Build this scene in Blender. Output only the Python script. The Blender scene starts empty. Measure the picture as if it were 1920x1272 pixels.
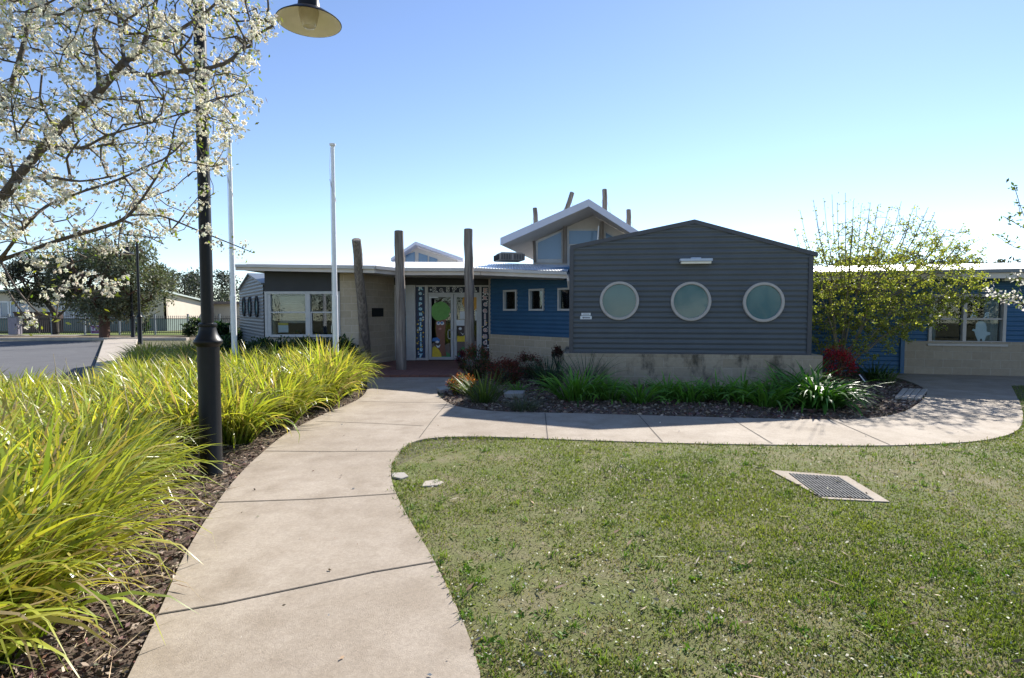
import bpy, bmesh, math, random
import numpy as np
from mathutils import Vector, Matrix
random.seed(7)
rng = np.random.default_rng(7)
scene = bpy.context.scene
COL = scene.collection
R = math.radians
# ------------------------------------------------------------------ camera model (used to measure the place from the photo)
F = 1060.0; PITCH = math.atan(53/1060.0); EYE = 1.6
_f = Vector((0, math.cos(PITCH), -math.sin(PITCH))); _u = Vector((0, math.sin(PITCH), math.cos(PITCH)))
def ray(u, v): return _f*F + Vector((u-960, 0, 0)) + _u*(636-v)
def G(u, v, z=0.0):
    d = ray(u, v); t = (z-EYE)/d.z
    return Vector((d.x*t, d.y*t, z))
def P(u, v, Y):
    d = ray(u, v); t = Y/d.y
    return Vector((d.x*t, Y, EYE+d.z*t))
# ------------------------------------------------------------------ object helpers
def props(o, label=None, cat=None, group=None, kind=None):
    if label: o['label'] = label
    if cat: o['category'] = cat
    if group: o['group'] = group
    if kind: o['kind'] = kind
    return o
def empty(name, loc, label, cat, group=None, rz=0):
    o = bpy.data.objects.new(name, None); COL.objects.link(o)
    o.location = loc; o.rotation_euler = (0, 0, rz); o.empty_display_size = .2
    return props(o, label, cat, group)
def origin(o):
    v = Vector((0, 0, 0))
    while o is not None: v += o.location; o = o.parent
    return v
def link(name, me, m, parent=None, loc=None):
    o = bpy.data.objects.new(name, me); COL.objects.link(o)
    for x in (m if isinstance(m, (list, tuple)) else [m]): me.materials.append(x)
    if parent is not None: o.parent = parent
    if loc is not None: o.location = loc
    return o
def auto_uv(bm):
    L = bm.loops.layers.uv.new('UVMap')
    for f in bm.faces:
        n = f.normal
        if abs(n.z) < .75:
            t = Vector((0, 0, 1)).cross(n)
            t = t.normalized() if t.length > 1e-6 else Vector((1, 0, 0))
            if (abs(t.x) > abs(t.y) and t.x < 0) or (abs(t.y) >= abs(t.x) and t.y < 0): t = -t
            for l in f.loops: l[L].uv = (l.vert.co.dot(t), l.vert.co.z)
        else:
            for l in f.loops: l[L].uv = (l.vert.co.x, l.vert.co.y)
class MB:
    def __init__(s): s.bm = bmesh.new()
    def face(s, pts):
        try: return s.bm.faces.new([s.bm.verts.new(p) for p in pts])
        except ValueError: return None
    def hexa(s, p):   # 8 points: bottom 4 (ccw), top 4
        v = [s.bm.verts.new(q) for q in p]
        for i in ((3,2,1,0),(4,5,6,7),(0,1,5,4),(1,2,6,5),(2,3,7,6),(3,0,4,7)):
            s.bm.faces.new([v[k] for k in i])
    def box(s, c, size, rz=0, rot=None):
        x, y, z = (q/2 for q in size)
        M = rot if rot is not None else Matrix.Rotation(rz, 3, 'Z')
        c = Vector(c)
        s.hexa([c+M@Vector(q) for q in ((-x,-y,-z),(x,-y,-z),(x,y,-z),(-x,y,-z),(-x,-y,z),(x,-y,z),(x,y,z),(-x,y,z))])
    def prism(s, pts, vec):   # closed polygon swept by vec
        vec = Vector(vec); a = [s.bm.verts.new(p) for p in pts]; b = [s.bm.verts.new(Vector(p)+vec) for p in pts]
        n = len(a)
        s.bm.faces.new(a[::-1]); s.bm.faces.new(b)
        for i in range(n): s.bm.faces.new((a[i], a[(i+1) % n], b[(i+1) % n], b[i]))
    def tube(s, pts, rad, n=10, caps=True, jit=0):
        pts = [Vector(p) for p in pts]; rings = []
        if not isinstance(rad, (list, tuple)): rad = [rad]*len(pts)
        for i, p in enumerate(pts):
            t = (pts[min(i+1, len(pts)-1)]-pts[max(i-1, 0)]).normalized()
            a = Vector((0, 0, 1)) if abs(t.z) < .9 else Vector((1, 0, 0))
            e1 = t.cross(a).normalized(); e2 = t.cross(e1)
            rings.append([s.bm.verts.new(p+(e1*math.cos(k*2*math.pi/n)+e2*math.sin(k*2*math.pi/n))*rad[i]*(1+random.uniform(-jit, jit))) for k in range(n)])
        for a, b in zip(rings, rings[1:]):
            for k in range(n): s.bm.faces.new((a[k], a[(k+1) % n], b[(k+1) % n], b[k]))
        if caps: s.bm.faces.new(rings[0][::-1]); s.bm.faces.new(rings[-1])
    def lathe(s, prof, c=(0, 0, 0), n=28):
        c = Vector(c); rings = []
        for r, z in prof:
            rings.append([s.bm.verts.new(c+Vector((r*math.cos(k*2*math.pi/n), r*math.sin(k*2*math.pi/n), z))) for k in range(n)])
        for a, b in zip(rings, rings[1:]):
            for k in range(n): s.bm.faces.new((a[k], a[(k+1) % n], b[(k+1) % n], b[k]))
        s.bm.faces.new(rings[0][::-1]); s.bm.faces.new(rings[-1])
    def build(s, name, m, parent=None, bevel=0, smooth=False, loc=None):
        bm = s.bm
        bmesh.ops.remove_doubles(bm, verts=bm.verts, dist=1e-5)
        bmesh.ops.recalc_face_normals(bm, faces=bm.faces)
        if bevel:
            bmesh.ops.bevel(bm, geom=[e for e in bm.edges if len(e.link_faces) == 2 and e.calc_face_angle(0) > .6], offset=bevel, segments=2, affect='EDGES', profile=.5, clamp_overlap=True)
        bm.normal_update(); auto_uv(bm)
        off = origin(parent) if parent is not None else Vector((0, 0, 0))
        if parent is None and loc is None:
            xs = [v.co for v in bm.verts]
            loc = Vector(((min(p.x for p in xs)+max(p.x for p in xs))/2, (min(p.y for p in xs)+max(p.y for p in xs))/2, min(p.z for p in xs)))
        if loc is not None and parent is None: off = Vector(loc)
        bmesh.ops.translate(bm, verts=bm.verts, vec=-off)
        me = bpy.data.meshes.new(name); bm.to_mesh(me); bm.free()
        if smooth:
            me.polygons.foreach_set('use_smooth', [True]*len(me.polygons))
            me.set_sharp_from_angle(angle=R(38))
        return link(name, me, m, parent, loc if parent is None else None)
def np_mesh(name, V, Q, C=None, mats=None, midx=None, smooth=True):
    me = bpy.data.meshes.new(name)
    V = np.asarray(V, dtype=np.float32); Q = np.asarray(Q, dtype=np.int32)
    k = Q.shape[1]
    me.vertices.add(len(V)); me.vertices.foreach_set('co', V.ravel())
    me.loops.add(Q.size); me.loops.foreach_set('vertex_index', Q.ravel())
    me.polygons.add(len(Q)); me.polygons.foreach_set('loop_start', np.arange(0, Q.size, k, dtype=np.int32))
    me.polygons.foreach_set('loop_total', np.full(len(Q), k, dtype=np.int32))
    if midx is not None: me.polygons.foreach_set('material_index', np.asarray(midx, dtype=np.int32))
    me.polygons.foreach_set('use_smooth', np.full(len(Q), smooth))
    if C is not None:
        a = me.color_attributes.new('Col', 'FLOAT_COLOR', 'POINT')
        a.data.foreach_set('color', np.concatenate([C, np.ones((len(C), 1))], 1).astype(np.float32).ravel())
    me.update(calc_edges=True)
    return me
def join_np(parts):
    V, Q, C, n = [], [], [], 0
    for v, q, c in parts:
        V.append(v); Q.append(q+n); C.append(c); n += len(v)
    return np.concatenate(V), np.concatenate(Q), np.concatenate(C)
def text_verts(s, size, extrude=.004, bold=0.0):
    cu = bpy.data.curves.new('lettering', 'FONT'); cu.body = s; cu.size = size; cu.extrude = extrude; cu.offset = bold
    cu.align_x = 'CENTER'; cu.align_y = 'CENTER'; cu.resolution_u = 3
    o = bpy.data.objects.new('lettering', cu)
    me = bpy.data.meshes.new_from_object(o)
    bpy.data.objects.remove(o); bpy.data.curves.remove(cu)
    bm = bmesh.new(); bm.from_mesh(me); bpy.data.meshes.remove(me)
    return bm
# ------------------------------------------------------------------ materials
MATS = {}
def nodes(name):
    m = bpy.data.materials.new(name); m.use_nodes = True
    nt = m.node_tree; return m, nt, nt.nodes, nt.links, nt.nodes['Principled BSDF']
def sock(n, names):
    for x in names:
        if x in n.inputs: return n.inputs[x]
def mat(name, col, rough=.6, var=.12, scale=6, bump=0.0, bscale=None, metal=0, spec=.5, stretch=(1, 1, 1), col2=None, detail=5, coat=0):
    m, nt, N, L, B = nodes(name)
    tc = N.new('ShaderNodeTexCoord'); mp = N.new('ShaderNodeMapping'); mp.inputs['Scale'].default_value = stretch
    L.new(tc.outputs['Object'], mp.inputs['Vector'])
    nz = N.new('ShaderNodeTexNoise'); nz.inputs['Scale'].default_value = scale; nz.inputs['Detail'].default_value = detail; nz.inputs['Roughness'].default_value = .6
    L.new(mp.outputs[0], nz.inputs['Vector'])
    cr = N.new('ShaderNodeValToRGB'); c2 = col2 or [min(1, c*(1+var)) for c in col]; c1 = col if col2 else [c*(1-var) for c in col]
    cr.color_ramp.elements[0].position = .3; cr.color_ramp.elements[1].position = .7
    cr.color_ramp.elements[0].color = (*c1, 1); cr.color_ramp.elements[1].color = (*c2, 1)
    L.new(nz.outputs['Fac'], cr.inputs['Fac']); L.new(cr.outputs[0], B.inputs['Base Color'])
    B.inputs['Roughness'].default_value = rough; B.inputs['Metallic'].default_value = metal
    sock(B, ['Specular IOR Level', 'Specular']).default_value = spec
    if coat: B.inputs['Coat Weight'].default_value = coat
    if bump:
        n2 = N.new('ShaderNodeTexNoise'); n2.inputs['Scale'].default_value = bscale or scale*6; n2.inputs['Detail'].default_value = 6
        L.new(mp.outputs[0], n2.inputs['Vector'])
        b = N.new('ShaderNodeBump'); b.inputs['Strength'].default_value = min(1, bump); b.inputs['Distance'].default_value = .02
        L.new(n2.outputs['Fac'], b.inputs['Height']); L.new(b.outputs[0], B.inputs['Normal'])
    MATS[name] = m; return m
def leaf_mat(name, trans=.4, rough=.45, spec=.4, tint=(1.1, 1.15, .6)):
    m, nt, N, L, B = nodes(name)
    at = N.new('ShaderNodeAttribute'); at.attribute_name = 'Col'
    L.new(at.outputs['Color'], B.inputs['Base Color']); B.inputs['Roughness'].default_value = rough
    sock(B, ['Specular IOR Level', 'Specular']).default_value = spec
    tr = N.new('ShaderNodeBsdfTranslucent'); mx = N.new('ShaderNodeMix'); mx.data_type = 'RGBA'; mx.blend_type = 'MULTIPLY'
    mx.inputs[0].default_value = 1; L.new(at.outputs['Color'], mx.inputs[6]); mx.inputs[7].default_value = (*tint, 1)
    L.new(mx.outputs[2], tr.inputs['Color'])
    ms = N.new('ShaderNodeMixShader'); ms.inputs[0].default_value = trans
    L.new(B.outputs[0], ms.inputs[1]); L.new(tr.outputs[0], ms.inputs[2])
    L.new(ms.outputs[0], N['Material Output'].inputs['Surface'])
    return m
def attr_mat(name, rough=.8, spec=.3):
    m, nt, N, L, B = nodes(name)
    at = N.new('ShaderNodeAttribute'); at.attribute_name = 'Col'
    L.new(at.outputs['Color'], B.inputs['Base Color']); B.inputs['Roughness'].default_value = rough
    sock(B, ['Specular IOR Level', 'Specular']).default_value = spec
    return m
def block_mat(name, c1, c2, mortar, stain=0.0, bw=.40, bh=.20):
    m, nt, N, L, B = nodes(name)
    tc = N.new('ShaderNodeTexCoord'); br = N.new('ShaderNodeTexBrick')
    L.new(tc.outputs['UV'], br.inputs['Vector'])
    br.inputs['Color1'].default_value = (*c1, 1); br.inputs['Color2'].default_value = (*c2, 1); br.inputs['Mortar'].default_value = (*mortar, 1)
    br.inputs['Scale'].default_value = 1; br.inputs['Mortar Size'].default_value = .008; br.inputs['Mortar Smooth'].default_value = .3
    br.inputs['Brick Width'].default_value = bw; br.inputs['Row Height'].default_value = bh; br.inputs['Bias'].default_value = 0
    nz = N.new('ShaderNodeTexNoise'); nz.inputs['Scale'].default_value = 9; nz.inputs['Detail'].default_value = 8; nz.inputs['Roughness'].default_value = .7
    L.new(tc.outputs['UV'], nz.inputs['Vector'])
    mr = N.new('ShaderNodeMapRange'); mr.inputs[3].default_value = .72; mr.inputs[4].default_value = 1.25
    L.new(nz.outputs['Fac'], mr.inputs[0])
    mx = N.new('ShaderNodeMix'); mx.data_type = 'RGBA'; mx.blend_type = 'MULTIPLY'; mx.inputs[0].default_value = 1
    L.new(br.outputs['Color'], mx.inputs[6]); L.new(mr.outputs[0], mx.inputs[7])
    out = mx.outputs[2]
    if stain:
        # damp streaks running down from the sill: stretched noise, strongest in a few places
        mp = N.new('ShaderNodeMapping'); mp.inputs['Scale'].default_value = (1.1, .55, 1); mp.inputs['Location'].default_value = (.37, 0, 0)
        L.new(tc.outputs['UV'], mp.inputs['Vector'])
        n3 = N.new('ShaderNodeTexNoise'); n3.inputs['Scale'].default_value = 1.7; n3.inputs['Detail'].default_value = 7; n3.inputs['Roughness'].default_value = .68
        L.new(mp.outputs[0], n3.inputs['Vector'])
        cr = N.new('ShaderNodeValToRGB'); cr.color_ramp.elements[0].position = .5; cr.color_ramp.elements[1].position = .62
        cr.color_ramp.elements[0].color = (0, 0, 0, 1); cr.color_ramp.elements[1].color = (stain, stain, stain, 1)
        L.new(n3.outputs['Fac'], cr.inputs[0])
        m2 = N.new('ShaderNodeMix'); m2.data_type = 'RGBA'; L.new(cr.outputs[0], m2.inputs[0]); L.new(out, m2.inputs[6]); m2.inputs[7].default_value = (.055, .045, .03, 1)
        out = m2.outputs[2]
    L.new(out, B.inputs['Base Color']); B.inputs['Roughness'].default_value = .9
    ad = N.new('ShaderNodeMath'); ad.operation = 'MULTIPLY_ADD'; ad.inputs[1].default_value = -.8
    L.new(br.outputs['Fac'], ad.inputs[0]); L.new(nz.outputs['Fac'], ad.inputs[2])
    b = N.new('ShaderNodeBump'); b.inputs['Strength'].default_value = .6; b.inputs['Distance'].default_value = .02
    L.new(ad.outputs[0], b.inputs['Height']); L.new(b.outputs[0], B.inputs['Normal'])
    return m
def glass_mat(name, tint=(.85, .95, 1), fac=.12):
    m, nt, N, L, B = nodes(name)
    tr = N.new('ShaderNodeBsdfTransparent'); tr.inputs[0].default_value = (*tint, 1)
    gl = N.new('ShaderNodeBsdfGlossy'); gl.inputs['Roughness'].default_value = .02; gl.inputs[0].default_value = (.9, .95, 1, 1)
    lw = N.new('ShaderNodeFresnel'); lw.inputs[0].default_value = 1.6
    ad = N.new('ShaderNodeMath'); ad.operation = 'ADD'; ad.inputs[1].default_value = fac; ad.use_clamp = True; L.new(lw.outputs[0], ad.inputs[0])
    ms = N.new('ShaderNodeMixShader'); L.new(ad.outputs[0], ms.inputs[0]); L.new(tr.outputs[0], ms.inputs[1]); L.new(gl.outputs[0], ms.inputs[2])
    L.new(ms.outputs[0], N['Material Output'].inputs['Surface'])
    return m
def ground_mat(name, cols, scales, bump=.5, bscale=60, rough=.95, wet=0):
    # three tones mixed by two noises
    m, nt, N, L, B = nodes(name)
    tc = N.new('ShaderNodeTexCoord')
    def nz(s, d=8, r=.65):
        n = N.new('ShaderNodeTexNoise'); n.inputs['Scale'].default_value = s; n.inputs['Detail'].default_value = d; n.inputs['Roughness'].default_value = r
        L.new(tc.outputs['Object'], n.inputs['Vector']); return n
    def ramp(n, a, b):
        r = N.new('ShaderNodeMapRange'); r.inputs[1].default_value = a; r.inputs[2].default_value = b; L.new(n.outputs['Fac'], r.inputs[0]); return r
    a, b, c = nz(scales[0]), nz(scales[1]), nz(scales[2], 10, .75)
    m1 = N.new('ShaderNodeMix'); m1.data_type = 'RGBA'; L.new(ramp(a, .38, .62).outputs[0], m1.inputs[0]); m1.inputs[6].default_value = (*cols[0], 1); m1.inputs[7].default_value = (*cols[1], 1)
    m2 = N.new('ShaderNodeMix'); m2.data_type = 'RGBA'; L.new(ramp(b, .45, .75).outputs[0], m2.inputs[0]); L.new(m1.outputs[2], m2.inputs[6]); m2.inputs[7].default_value = (*cols[2], 1)
    r = N.new('ShaderNodeMapRange'); r.inputs[1].default_value = .2; r.inputs[2].default_value = .8; r.inputs[3].default_value = .72; r.inputs[4].default_value = 1.25; L.new(c.outputs['Fac'], r.inputs[0])
    m3 = N.new('ShaderNodeMix'); m3.data_type = 'RGBA'; m3.blend_type = 'MULTIPLY'; m3.inputs[0].default_value = 1; L.new(m2.outputs[2], m3.inputs[6]); L.new(r.outputs[0], m3.inputs[7])
    L.new(m3.outputs[2], B.inputs['Base Color']); B.inputs['Roughness'].default_value = rough
    sock(B, ['Specular IOR Level', 'Specular']).default_value = .25
    n4 = nz(bscale, 8, .7); bp = N.new('ShaderNodeBump'); bp.inputs['Strength'].default_value = bump; bp.inputs['Distance'].default_value = .015
    L.new(n4.outputs['Fac'], bp.inputs['Height']); L.new(bp.outputs[0], B.inputs['Normal'])
    return m
M = {}
M['concrete'] = ground_mat('pale_concrete', ((.32, .265, .205), (.40, .34, .275), (.265, .215, .162)), (.75, 2.6, 48), .3, 150, .85)
M['concrete_old'] = ground_mat('grey_concrete', ((.36, .33, .29), (.43, .40, .36), (.30, .28, .25)), (1.4, 4, 60), .3, 150, .9)
M['joint'] = mat('dark_joint', (.10, .085, .068), .95, .3, 30)  # dark colour of the slab joints, laid as flat strips
M['lawn'] = ground_mat('lawn_soil', ((.120, .148, .038), (.165, .162, .062), (.230, .190, .118)), (.8, 2.6, 34), .9, 70)
M['ground'] = ground_mat('dry_ground', ((.10, .105, .045), (.14, .125, .07), (.16, .135, .09)), (.12, .7, 18), .5, 30)
M['mulch'] = ground_mat('bark_mulch', ((.095, .068, .050), (.14, .10, .077), (.20, .15, .115)), (3, 22, 70), 1, 90)
M['asphalt'] = ground_mat('grey_asphalt', ((.115, .115, .122), (.135, .135, .14), (.10, .10, .105)), (.3, 2, 60), .3, 120)
M['kerb'] = ground_mat('kerb_concrete', ((.40, .35, .29), (.46, .41, .35), (.33, .29, .24)), (.6, 3, 50), .2, 120)
M['paving'] = block_mat('red_paving', (.20, .085, .065), (.25, .115, .085), (.12, .07, .06), bw=.23, bh=.115)
M['block'] = block_mat('limestone_block', (.46, .37, .26), (.53, .435, .315), (.60, .52, .41))
M['block_stain'] = block_mat('stained_block', (.37, .295, .20), (.43, .35, .25), (.45, .375, .28), stain=.85)
M['block_shade'] = block_mat('shaded_block', (.33, .265, .19), (.38, .31, .225), (.42, .36, .28))  # block colour darkened to paint the deep shade on the classroom base
M['redbrick'] = block_mat('dark_brick', (.075, .04, .032), (.10, .055, .045), (.09, .075, .065), bw=.24, bh=.085)
M['charcoal'] = mat('charcoal_steel', (.095, .106, .114), .42, .09, 1.6, spec=.45, detail=8)
M['charcoal_trim'] = mat('charcoal_trim', (.058, .06, .07), .45, .08, 4)
M['grey_board'] = mat('dark_grey_board', (.042, .043, .047), .7, .1, 3)
M['blue'] = mat('blue_steel', (.034, .108, .21), .40, .10, 1.6, spec=.45, detail=8)
M['greysteel'] = mat('pale_grey_steel', (.145, .165, .185), .4, .08, 2)
M['roof'] = mat('white_roof_steel', (.72, .73, .74), .38, .05, 2, spec=.5)
M['fascia'] = mat('beige_fascia', (.64, .575, .52), .55, .06, 3)
M['gutter'] = mat('gutter_steel', (.52, .50, .48), .4, .06, 3)
M['soffit'] = mat('cream_soffit', (.62, .57, .51), .8, .05, 3)
M['barge'] = mat('pale_lilac_fascia', (.60, .60, .68), .5, .05, 3)
M['frame'] = mat('beige_window_frame', (.46, .42, .385), .45, .07, 8)
M['frame_w'] = mat('silver_frame', (.52, .51, .50), .4, .06, 8)
M['white'] = mat('white_paint', (.78, .78, .80), .35, .04, 8)
M['black'] = mat('black_gloss_paint', (.008, .008, .009), .42, .2, 12, spec=.28)
M['log'] = mat('weathered_log', (.10, .075, .06), .9, .3, 7, 1, 16, stretch=(3, 3, .18), col2=(.34, .29, .245))
M['glass'] = glass_mat('window_glass', (.84, .9, .92), -.02)
M['glass_blue'] = mat('blue_reflective_glass', (.11, .20, .32), .12, .1, .6, spec=.6)
M['dark'] = mat('room_shade', (.020, .019, .019), .9, .3, 2)  # near-black walls put the unlit interior's shade into the colour
M['curtain'] = mat('blue_grey_curtain', (.40, .47, .50), .9, .15, 10)
M['paper'] = mat('white_paper', (.75, .77, .78), .8, .04, 8)
M['cream_wall'] = mat('cream_weatherboard', (.60, .52, .42), .8, .05, 2)
M['green_wall'] = mat('grey_green_boards', (.17, .225, .195), .8, .08, 3)
M['bark'] = mat('pear_bark', (.062, .048, .038), .9, .4, 30, .8, 60, stretch=(1, 1, .5), col2=(.14, .115, .092))
M['bark_red'] = mat('reddish_bark', (.10, .052, .035), .9, .35, 6, .8, 30, stretch=(1, 1, .3))
M['bark_dark'] = mat('dark_bark', (.045, .035, .028), .95, .35, 8, .6, 30)
M['twig'] = mat('olive_twig', (.19, .155, .10), .85, .3, 10)
M['leaf'] = leaf_mat('leaf_green', .55)
M['leaf_far'] = leaf_mat('leaf_far', .25, .6, .3)
M['blade'] = leaf_mat('strap_leaf', .5, .30, .5, (1.2, 1.12, .5))
M['agap'] = leaf_mat('glossy_strap_leaf', .35, .42, .3, (.9, 1.1, .4))
M['lawnblade'] = leaf_mat('lawn_blade', .4, .6, .3, (1.05, 1.1, .55))
M['petal'] = leaf_mat('white_petal', .5, .6, .25, (1, 1, .9))
M['chip'] = attr_mat('bark_chip', .85, .3)
M['cream_lamp'] = mat('cream_enamel', (.86, .81, .67), .45, .05, 6)
M['bulbglass'] = mat('cloudy_lamp_glass', (.52, .46, .33), .2, .1, 10, spec=.6)
M['steel'] = mat('galvanised_steel', (.35, .36, .37), .4, .15, 20, metal=.6)
M['iron'] = mat('dark_iron', (.05, .05, .052), .75, .2, 20, spec=.15)
M['galv'] = mat('weathered_galvanising', (.17, .17, .165), .85, .2, 20, spec=.1)
M['pit_shade'] = mat('pit_shade_black', (.012, .011, .010), 1, .2, 5, spec=0)  # near-black stands in for the shade inside the drain
M['purple'] = mat('purple_sign', (.11, .022, .13), .5, .05, 5)
M['acbeige'] = mat('beige_plastic', (.36, .31, .265), .6, .1, 5)
for k, c in dict(pgreen=(.15, .38, .07), pbrown=(.24, .09, .05), pyellow=(.78, .55, .03), pblue=(.04, .16, .45), pcyan=(.16, .60, .80), porange=(.62, .30, .03), pskin=(.055, .033, .028), pdark=(.010, .014, .035), ppink=(.50, .22, .19), pwhite=(.8, .8, .8), pnavy=(.03, .045, .10), pleaf=(.08, .25, .08), pground=(.17, .12, .095)).items():
    M[k] = mat('paint_'+k[1:], c, .55, .14, 14)
def frosted():
    m, nt, N, L, B = nodes('frosted_teal_glass')
    tc = N.new('ShaderNodeTexCoord'); nz = N.new('ShaderNodeTexNoise'); nz.inputs['Scale'].default_value = 26; nz.inputs['Detail'].default_value = 4
    L.new(tc.outputs['Object'], nz.inputs['Vector'])
    b = N.new('ShaderNodeBump'); b.inputs['Strength'].default_value = .05; b.inputs['Distance'].default_value = .006
    L.new(nz.outputs['Fac'], b.inputs['Height']); L.new(b.outputs[0], B.inputs['Normal'])
    n2 = N.new('ShaderNodeTexNoise'); n2.inputs['Scale'].default_value = 2.5; L.new(tc.outputs['Object'], n2.inputs['Vector'])
    cr = N.new('ShaderNodeValToRGB'); cr.color_ramp.elements[0].color = (.05, .135, .155, 1); cr.color_ramp.elements[1].color = (.085, .19, .20, 1)
    L.new(n2.outputs['Fac'], cr.inputs[0]); L.new(cr.outputs[0], B.inputs['Base Color'])
    B.inputs['Roughness'].default_value = .03; B.inputs['IOR'].default_value = 1.5; sock(B, ['Specular IOR Level', 'Specular']).default_value = .34
    return m
M['frosted'] = frosted()
# ------------------------------------------------------------------ growth helpers (numpy)
def col_rand(n, base, var, alt=None, p=0.0):
    base = np.asarray(base); c = base[None]*(1+rng.normal(0, var, (n, 1)))*(1+rng.normal(0, var*.35, (n, 3)))
    if alt is not None:
        k = rng.random(n) < p; c[k] = np.asarray(alt)[None]*(1+rng.normal(0, var, (k.sum(), 1)))
    return np.clip(c, .004, .95)
def blades(base, az, lean, L, W, droop, cb, ct, seg=5, twist=.5, bend=1.3):
    n = len(base); t = np.linspace(0, 1, seg+1)
    th = lean[:, None]+droop[:, None]*t[None]**bend
    st = (L/seg)[:, None]
    thm = (th[:, 1:]+th[:, :-1])/2
    r = np.concatenate([np.zeros((n, 1)), np.cumsum(np.sin(thm)*st, 1)], 1)
    z = np.concatenate([np.zeros((n, 1)), np.cumsum(np.cos(thm)*st, 1)], 1)
    h = np.stack([np.cos(az), np.sin(az)], 1)
    cen = np.zeros((n, seg+1, 3)); cen[:, :, :2] = base[:, None, :2]+h[:, None]*r[:, :, None]; cen[:, :, 2] = base[:, 2:3]+z
    side = np.stack([-np.sin(az), np.cos(az), np.zeros(n)], 1)
    nrm = np.stack([np.cos(th)*h[:, 0:1], np.cos(th)*h[:, 1:2], -np.sin(th)], 2)
    tw = rng.normal(0, twist, n)
    s = side[:, None]*np.cos(tw)[:, None, None]+nrm*np.sin(tw)[:, None, None]
    w = np.clip(np.minimum(.60+t*1.4, (1-t)*2.8+.06), 0, 1)
    off = s*(W[:, None]*w[None]/2)[:, :, None]
    V = np.stack([cen-off, cen+off], 2).reshape(-1, 3)
    i = (np.arange(n)*(seg+1)*2)[:, None]+np.arange(seg)[None]*2
    Q = np.stack([i, i+1, i+3, i+2], 2).reshape(-1, 4)
    C = cb[:, None]*(1-t[None, :, None])+ct[:, None]*t[None, :, None]
    C = np.repeat(C[:, :, None], 2, 2).reshape(-1, 3)
    return V, Q, C
def unit(a): return a/np.maximum(np.linalg.norm(a, axis=1, keepdims=True), 1e-9)
def leaves(cen, ln, wd, col, dirs=None, droop=0):
    n = len(cen)
    a = unit(rng.normal(0, 1, (n, 3))) if dirs is None else unit(dirs)
    if droop: a[:, 2] -= droop; a = unit(a)
    b = unit(np.cross(a, rng.normal(0, 1, (n, 3))))
    V = np.stack([cen-a*ln[:, None]/2, cen+b*wd[:, None]/2-a*ln[:, None]*.05, cen+a*ln[:, None]/2, cen-b*wd[:, None]/2-a*ln[:, None]*.05], 1).reshape(-1, 3)
    Q = np.arange(n*4).reshape(-1, 4)
    return V, Q, np.repeat(col, 4, 0)
def grow(seeds, par, attr, step, wob=.15, sag=0):
    """connect every attractor to the nearest point of the growing skeleton by a slightly bent twig"""
    pos = np.zeros((len(seeds)+len(attr)*12, 3)); pos[:len(seeds)] = seeds; par = list(par); n = len(seeds)
    d0 = np.min(np.linalg.norm(attr[:, None]-pos[None, :n], axis=2), 1)
    tips = []
    for k in np.argsort(d0):
        a = attr[k]; d = np.linalg.norm(pos[:n]-a, axis=1)
        # prefer joining a little lower down, so twigs leave at an angle
        j = int(np.argmin(d+.12*np.maximum(pos[:n, 2]-a[2], 0)))
        dist = d[j]; m = max(1, min(11, int(math.ceil(dist/step))))
        p0 = pos[j].copy(); cur = j; bend = rng.normal(0, wob*dist, 3); bend[2] -= sag*dist
        for i in range(1, m+1):
            t = i/m
            pos[n] = p0+(a-p0)*t+bend*math.sin(math.pi*t)*.6+rng.normal(0, step*.05, 3)*(t < 1)
            par.append(cur); cur = n; n += 1
        tips.append(cur)
    return pos[:n], np.array(par), np.array(tips)
def radii(par, r0, e=2.4, cap=None):
    n = len(par); acc = np.zeros(n)
    for i in range(n-1, -1, -1):
        if acc[i] == 0: acc[i] = r0**e
        if par[i] >= 0: acc[par[i]] += acc[i]
    r = acc**(1/e)
    return np.minimum(r, cap) if cap else r
def limbs(pos, par, rad, n=6, rmin=.0):
    k = np.where(par >= 0)[0]; a = pos[par[k]]; b = pos[k]; ra = np.maximum(np.minimum(rad[par[k]], rad[k]*1.6+.002), rmin); rb = np.maximum(rad[k], rmin)
    t = unit(b-a); e1 = unit(np.cross(t, np.where(np.abs(t[:, 2:3]) < .9, [[0, 0, 1.0]], [[1.0, 0, 0]]))); e2 = np.cross(t, e1)
    b = b+t*rb[:, None]*.35
    an = np.arange(n)*2*np.pi/n; ring = e1[:, None]*np.cos(an)[None, :, None]+e2[:, None]*np.sin(an)[None, :, None]
    V = np.concatenate([a[:, None]+ring*ra[:, None, None], b[:, None]+ring*rb[:, None, None]], 1).reshape(-1, 3)
    i0 = (np.arange(len(k))*2*n)[:, None]; j = np.arange(n)[None]; j2 = (np.arange(n)+1)[None] % n
    Q = np.stack([i0+j, i0+j2, i0+n+j2, i0+n+j], 2).reshape(-1, 4)
    return V, Q, np.full((len(V), 3), .1)
def in_poly(x, y, poly):
    c = np.zeros(len(x), bool); n = len(poly)
    for i in range(n):
        x1, y1 = poly[i][0], poly[i][1]; x2, y2 = poly[(i+1) % n][0], poly[(i+1) % n][1]
        if y1 == y2: continue
        k = ((y1 > y) != (y2 > y)) & (x < (x2-x1)*(y-y1)/(y2-y1)+x1); c ^= k
    return c
def ellipsoid(n, c, r, shell=0.0):
    d = unit(rng.normal(0, 1, (n, 3))); q = rng.random(n)**(1/3)
    if shell: q = 1-(1-q)*(1-shell)
    return np.asarray(c)+d*q[:, None]*np.asarray(r)
def smooth_line(pts, k=6):
    out = []; p = [Vector(q) for q in pts]
    for i in range(len(p)-1):
        a, b, c, d = p[max(i-1, 0)], p[i], p[i+1], p[min(i+2, len(p)-1)]
        for j in range(k):
            t = j/k
            out.append(.5*((2*b)+(c-a)*t+(2*a-5*b+4*c-d)*t*t+(3*b-a-3*c+d)*t*t*t))
    out.append(p[-1]); return out
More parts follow.
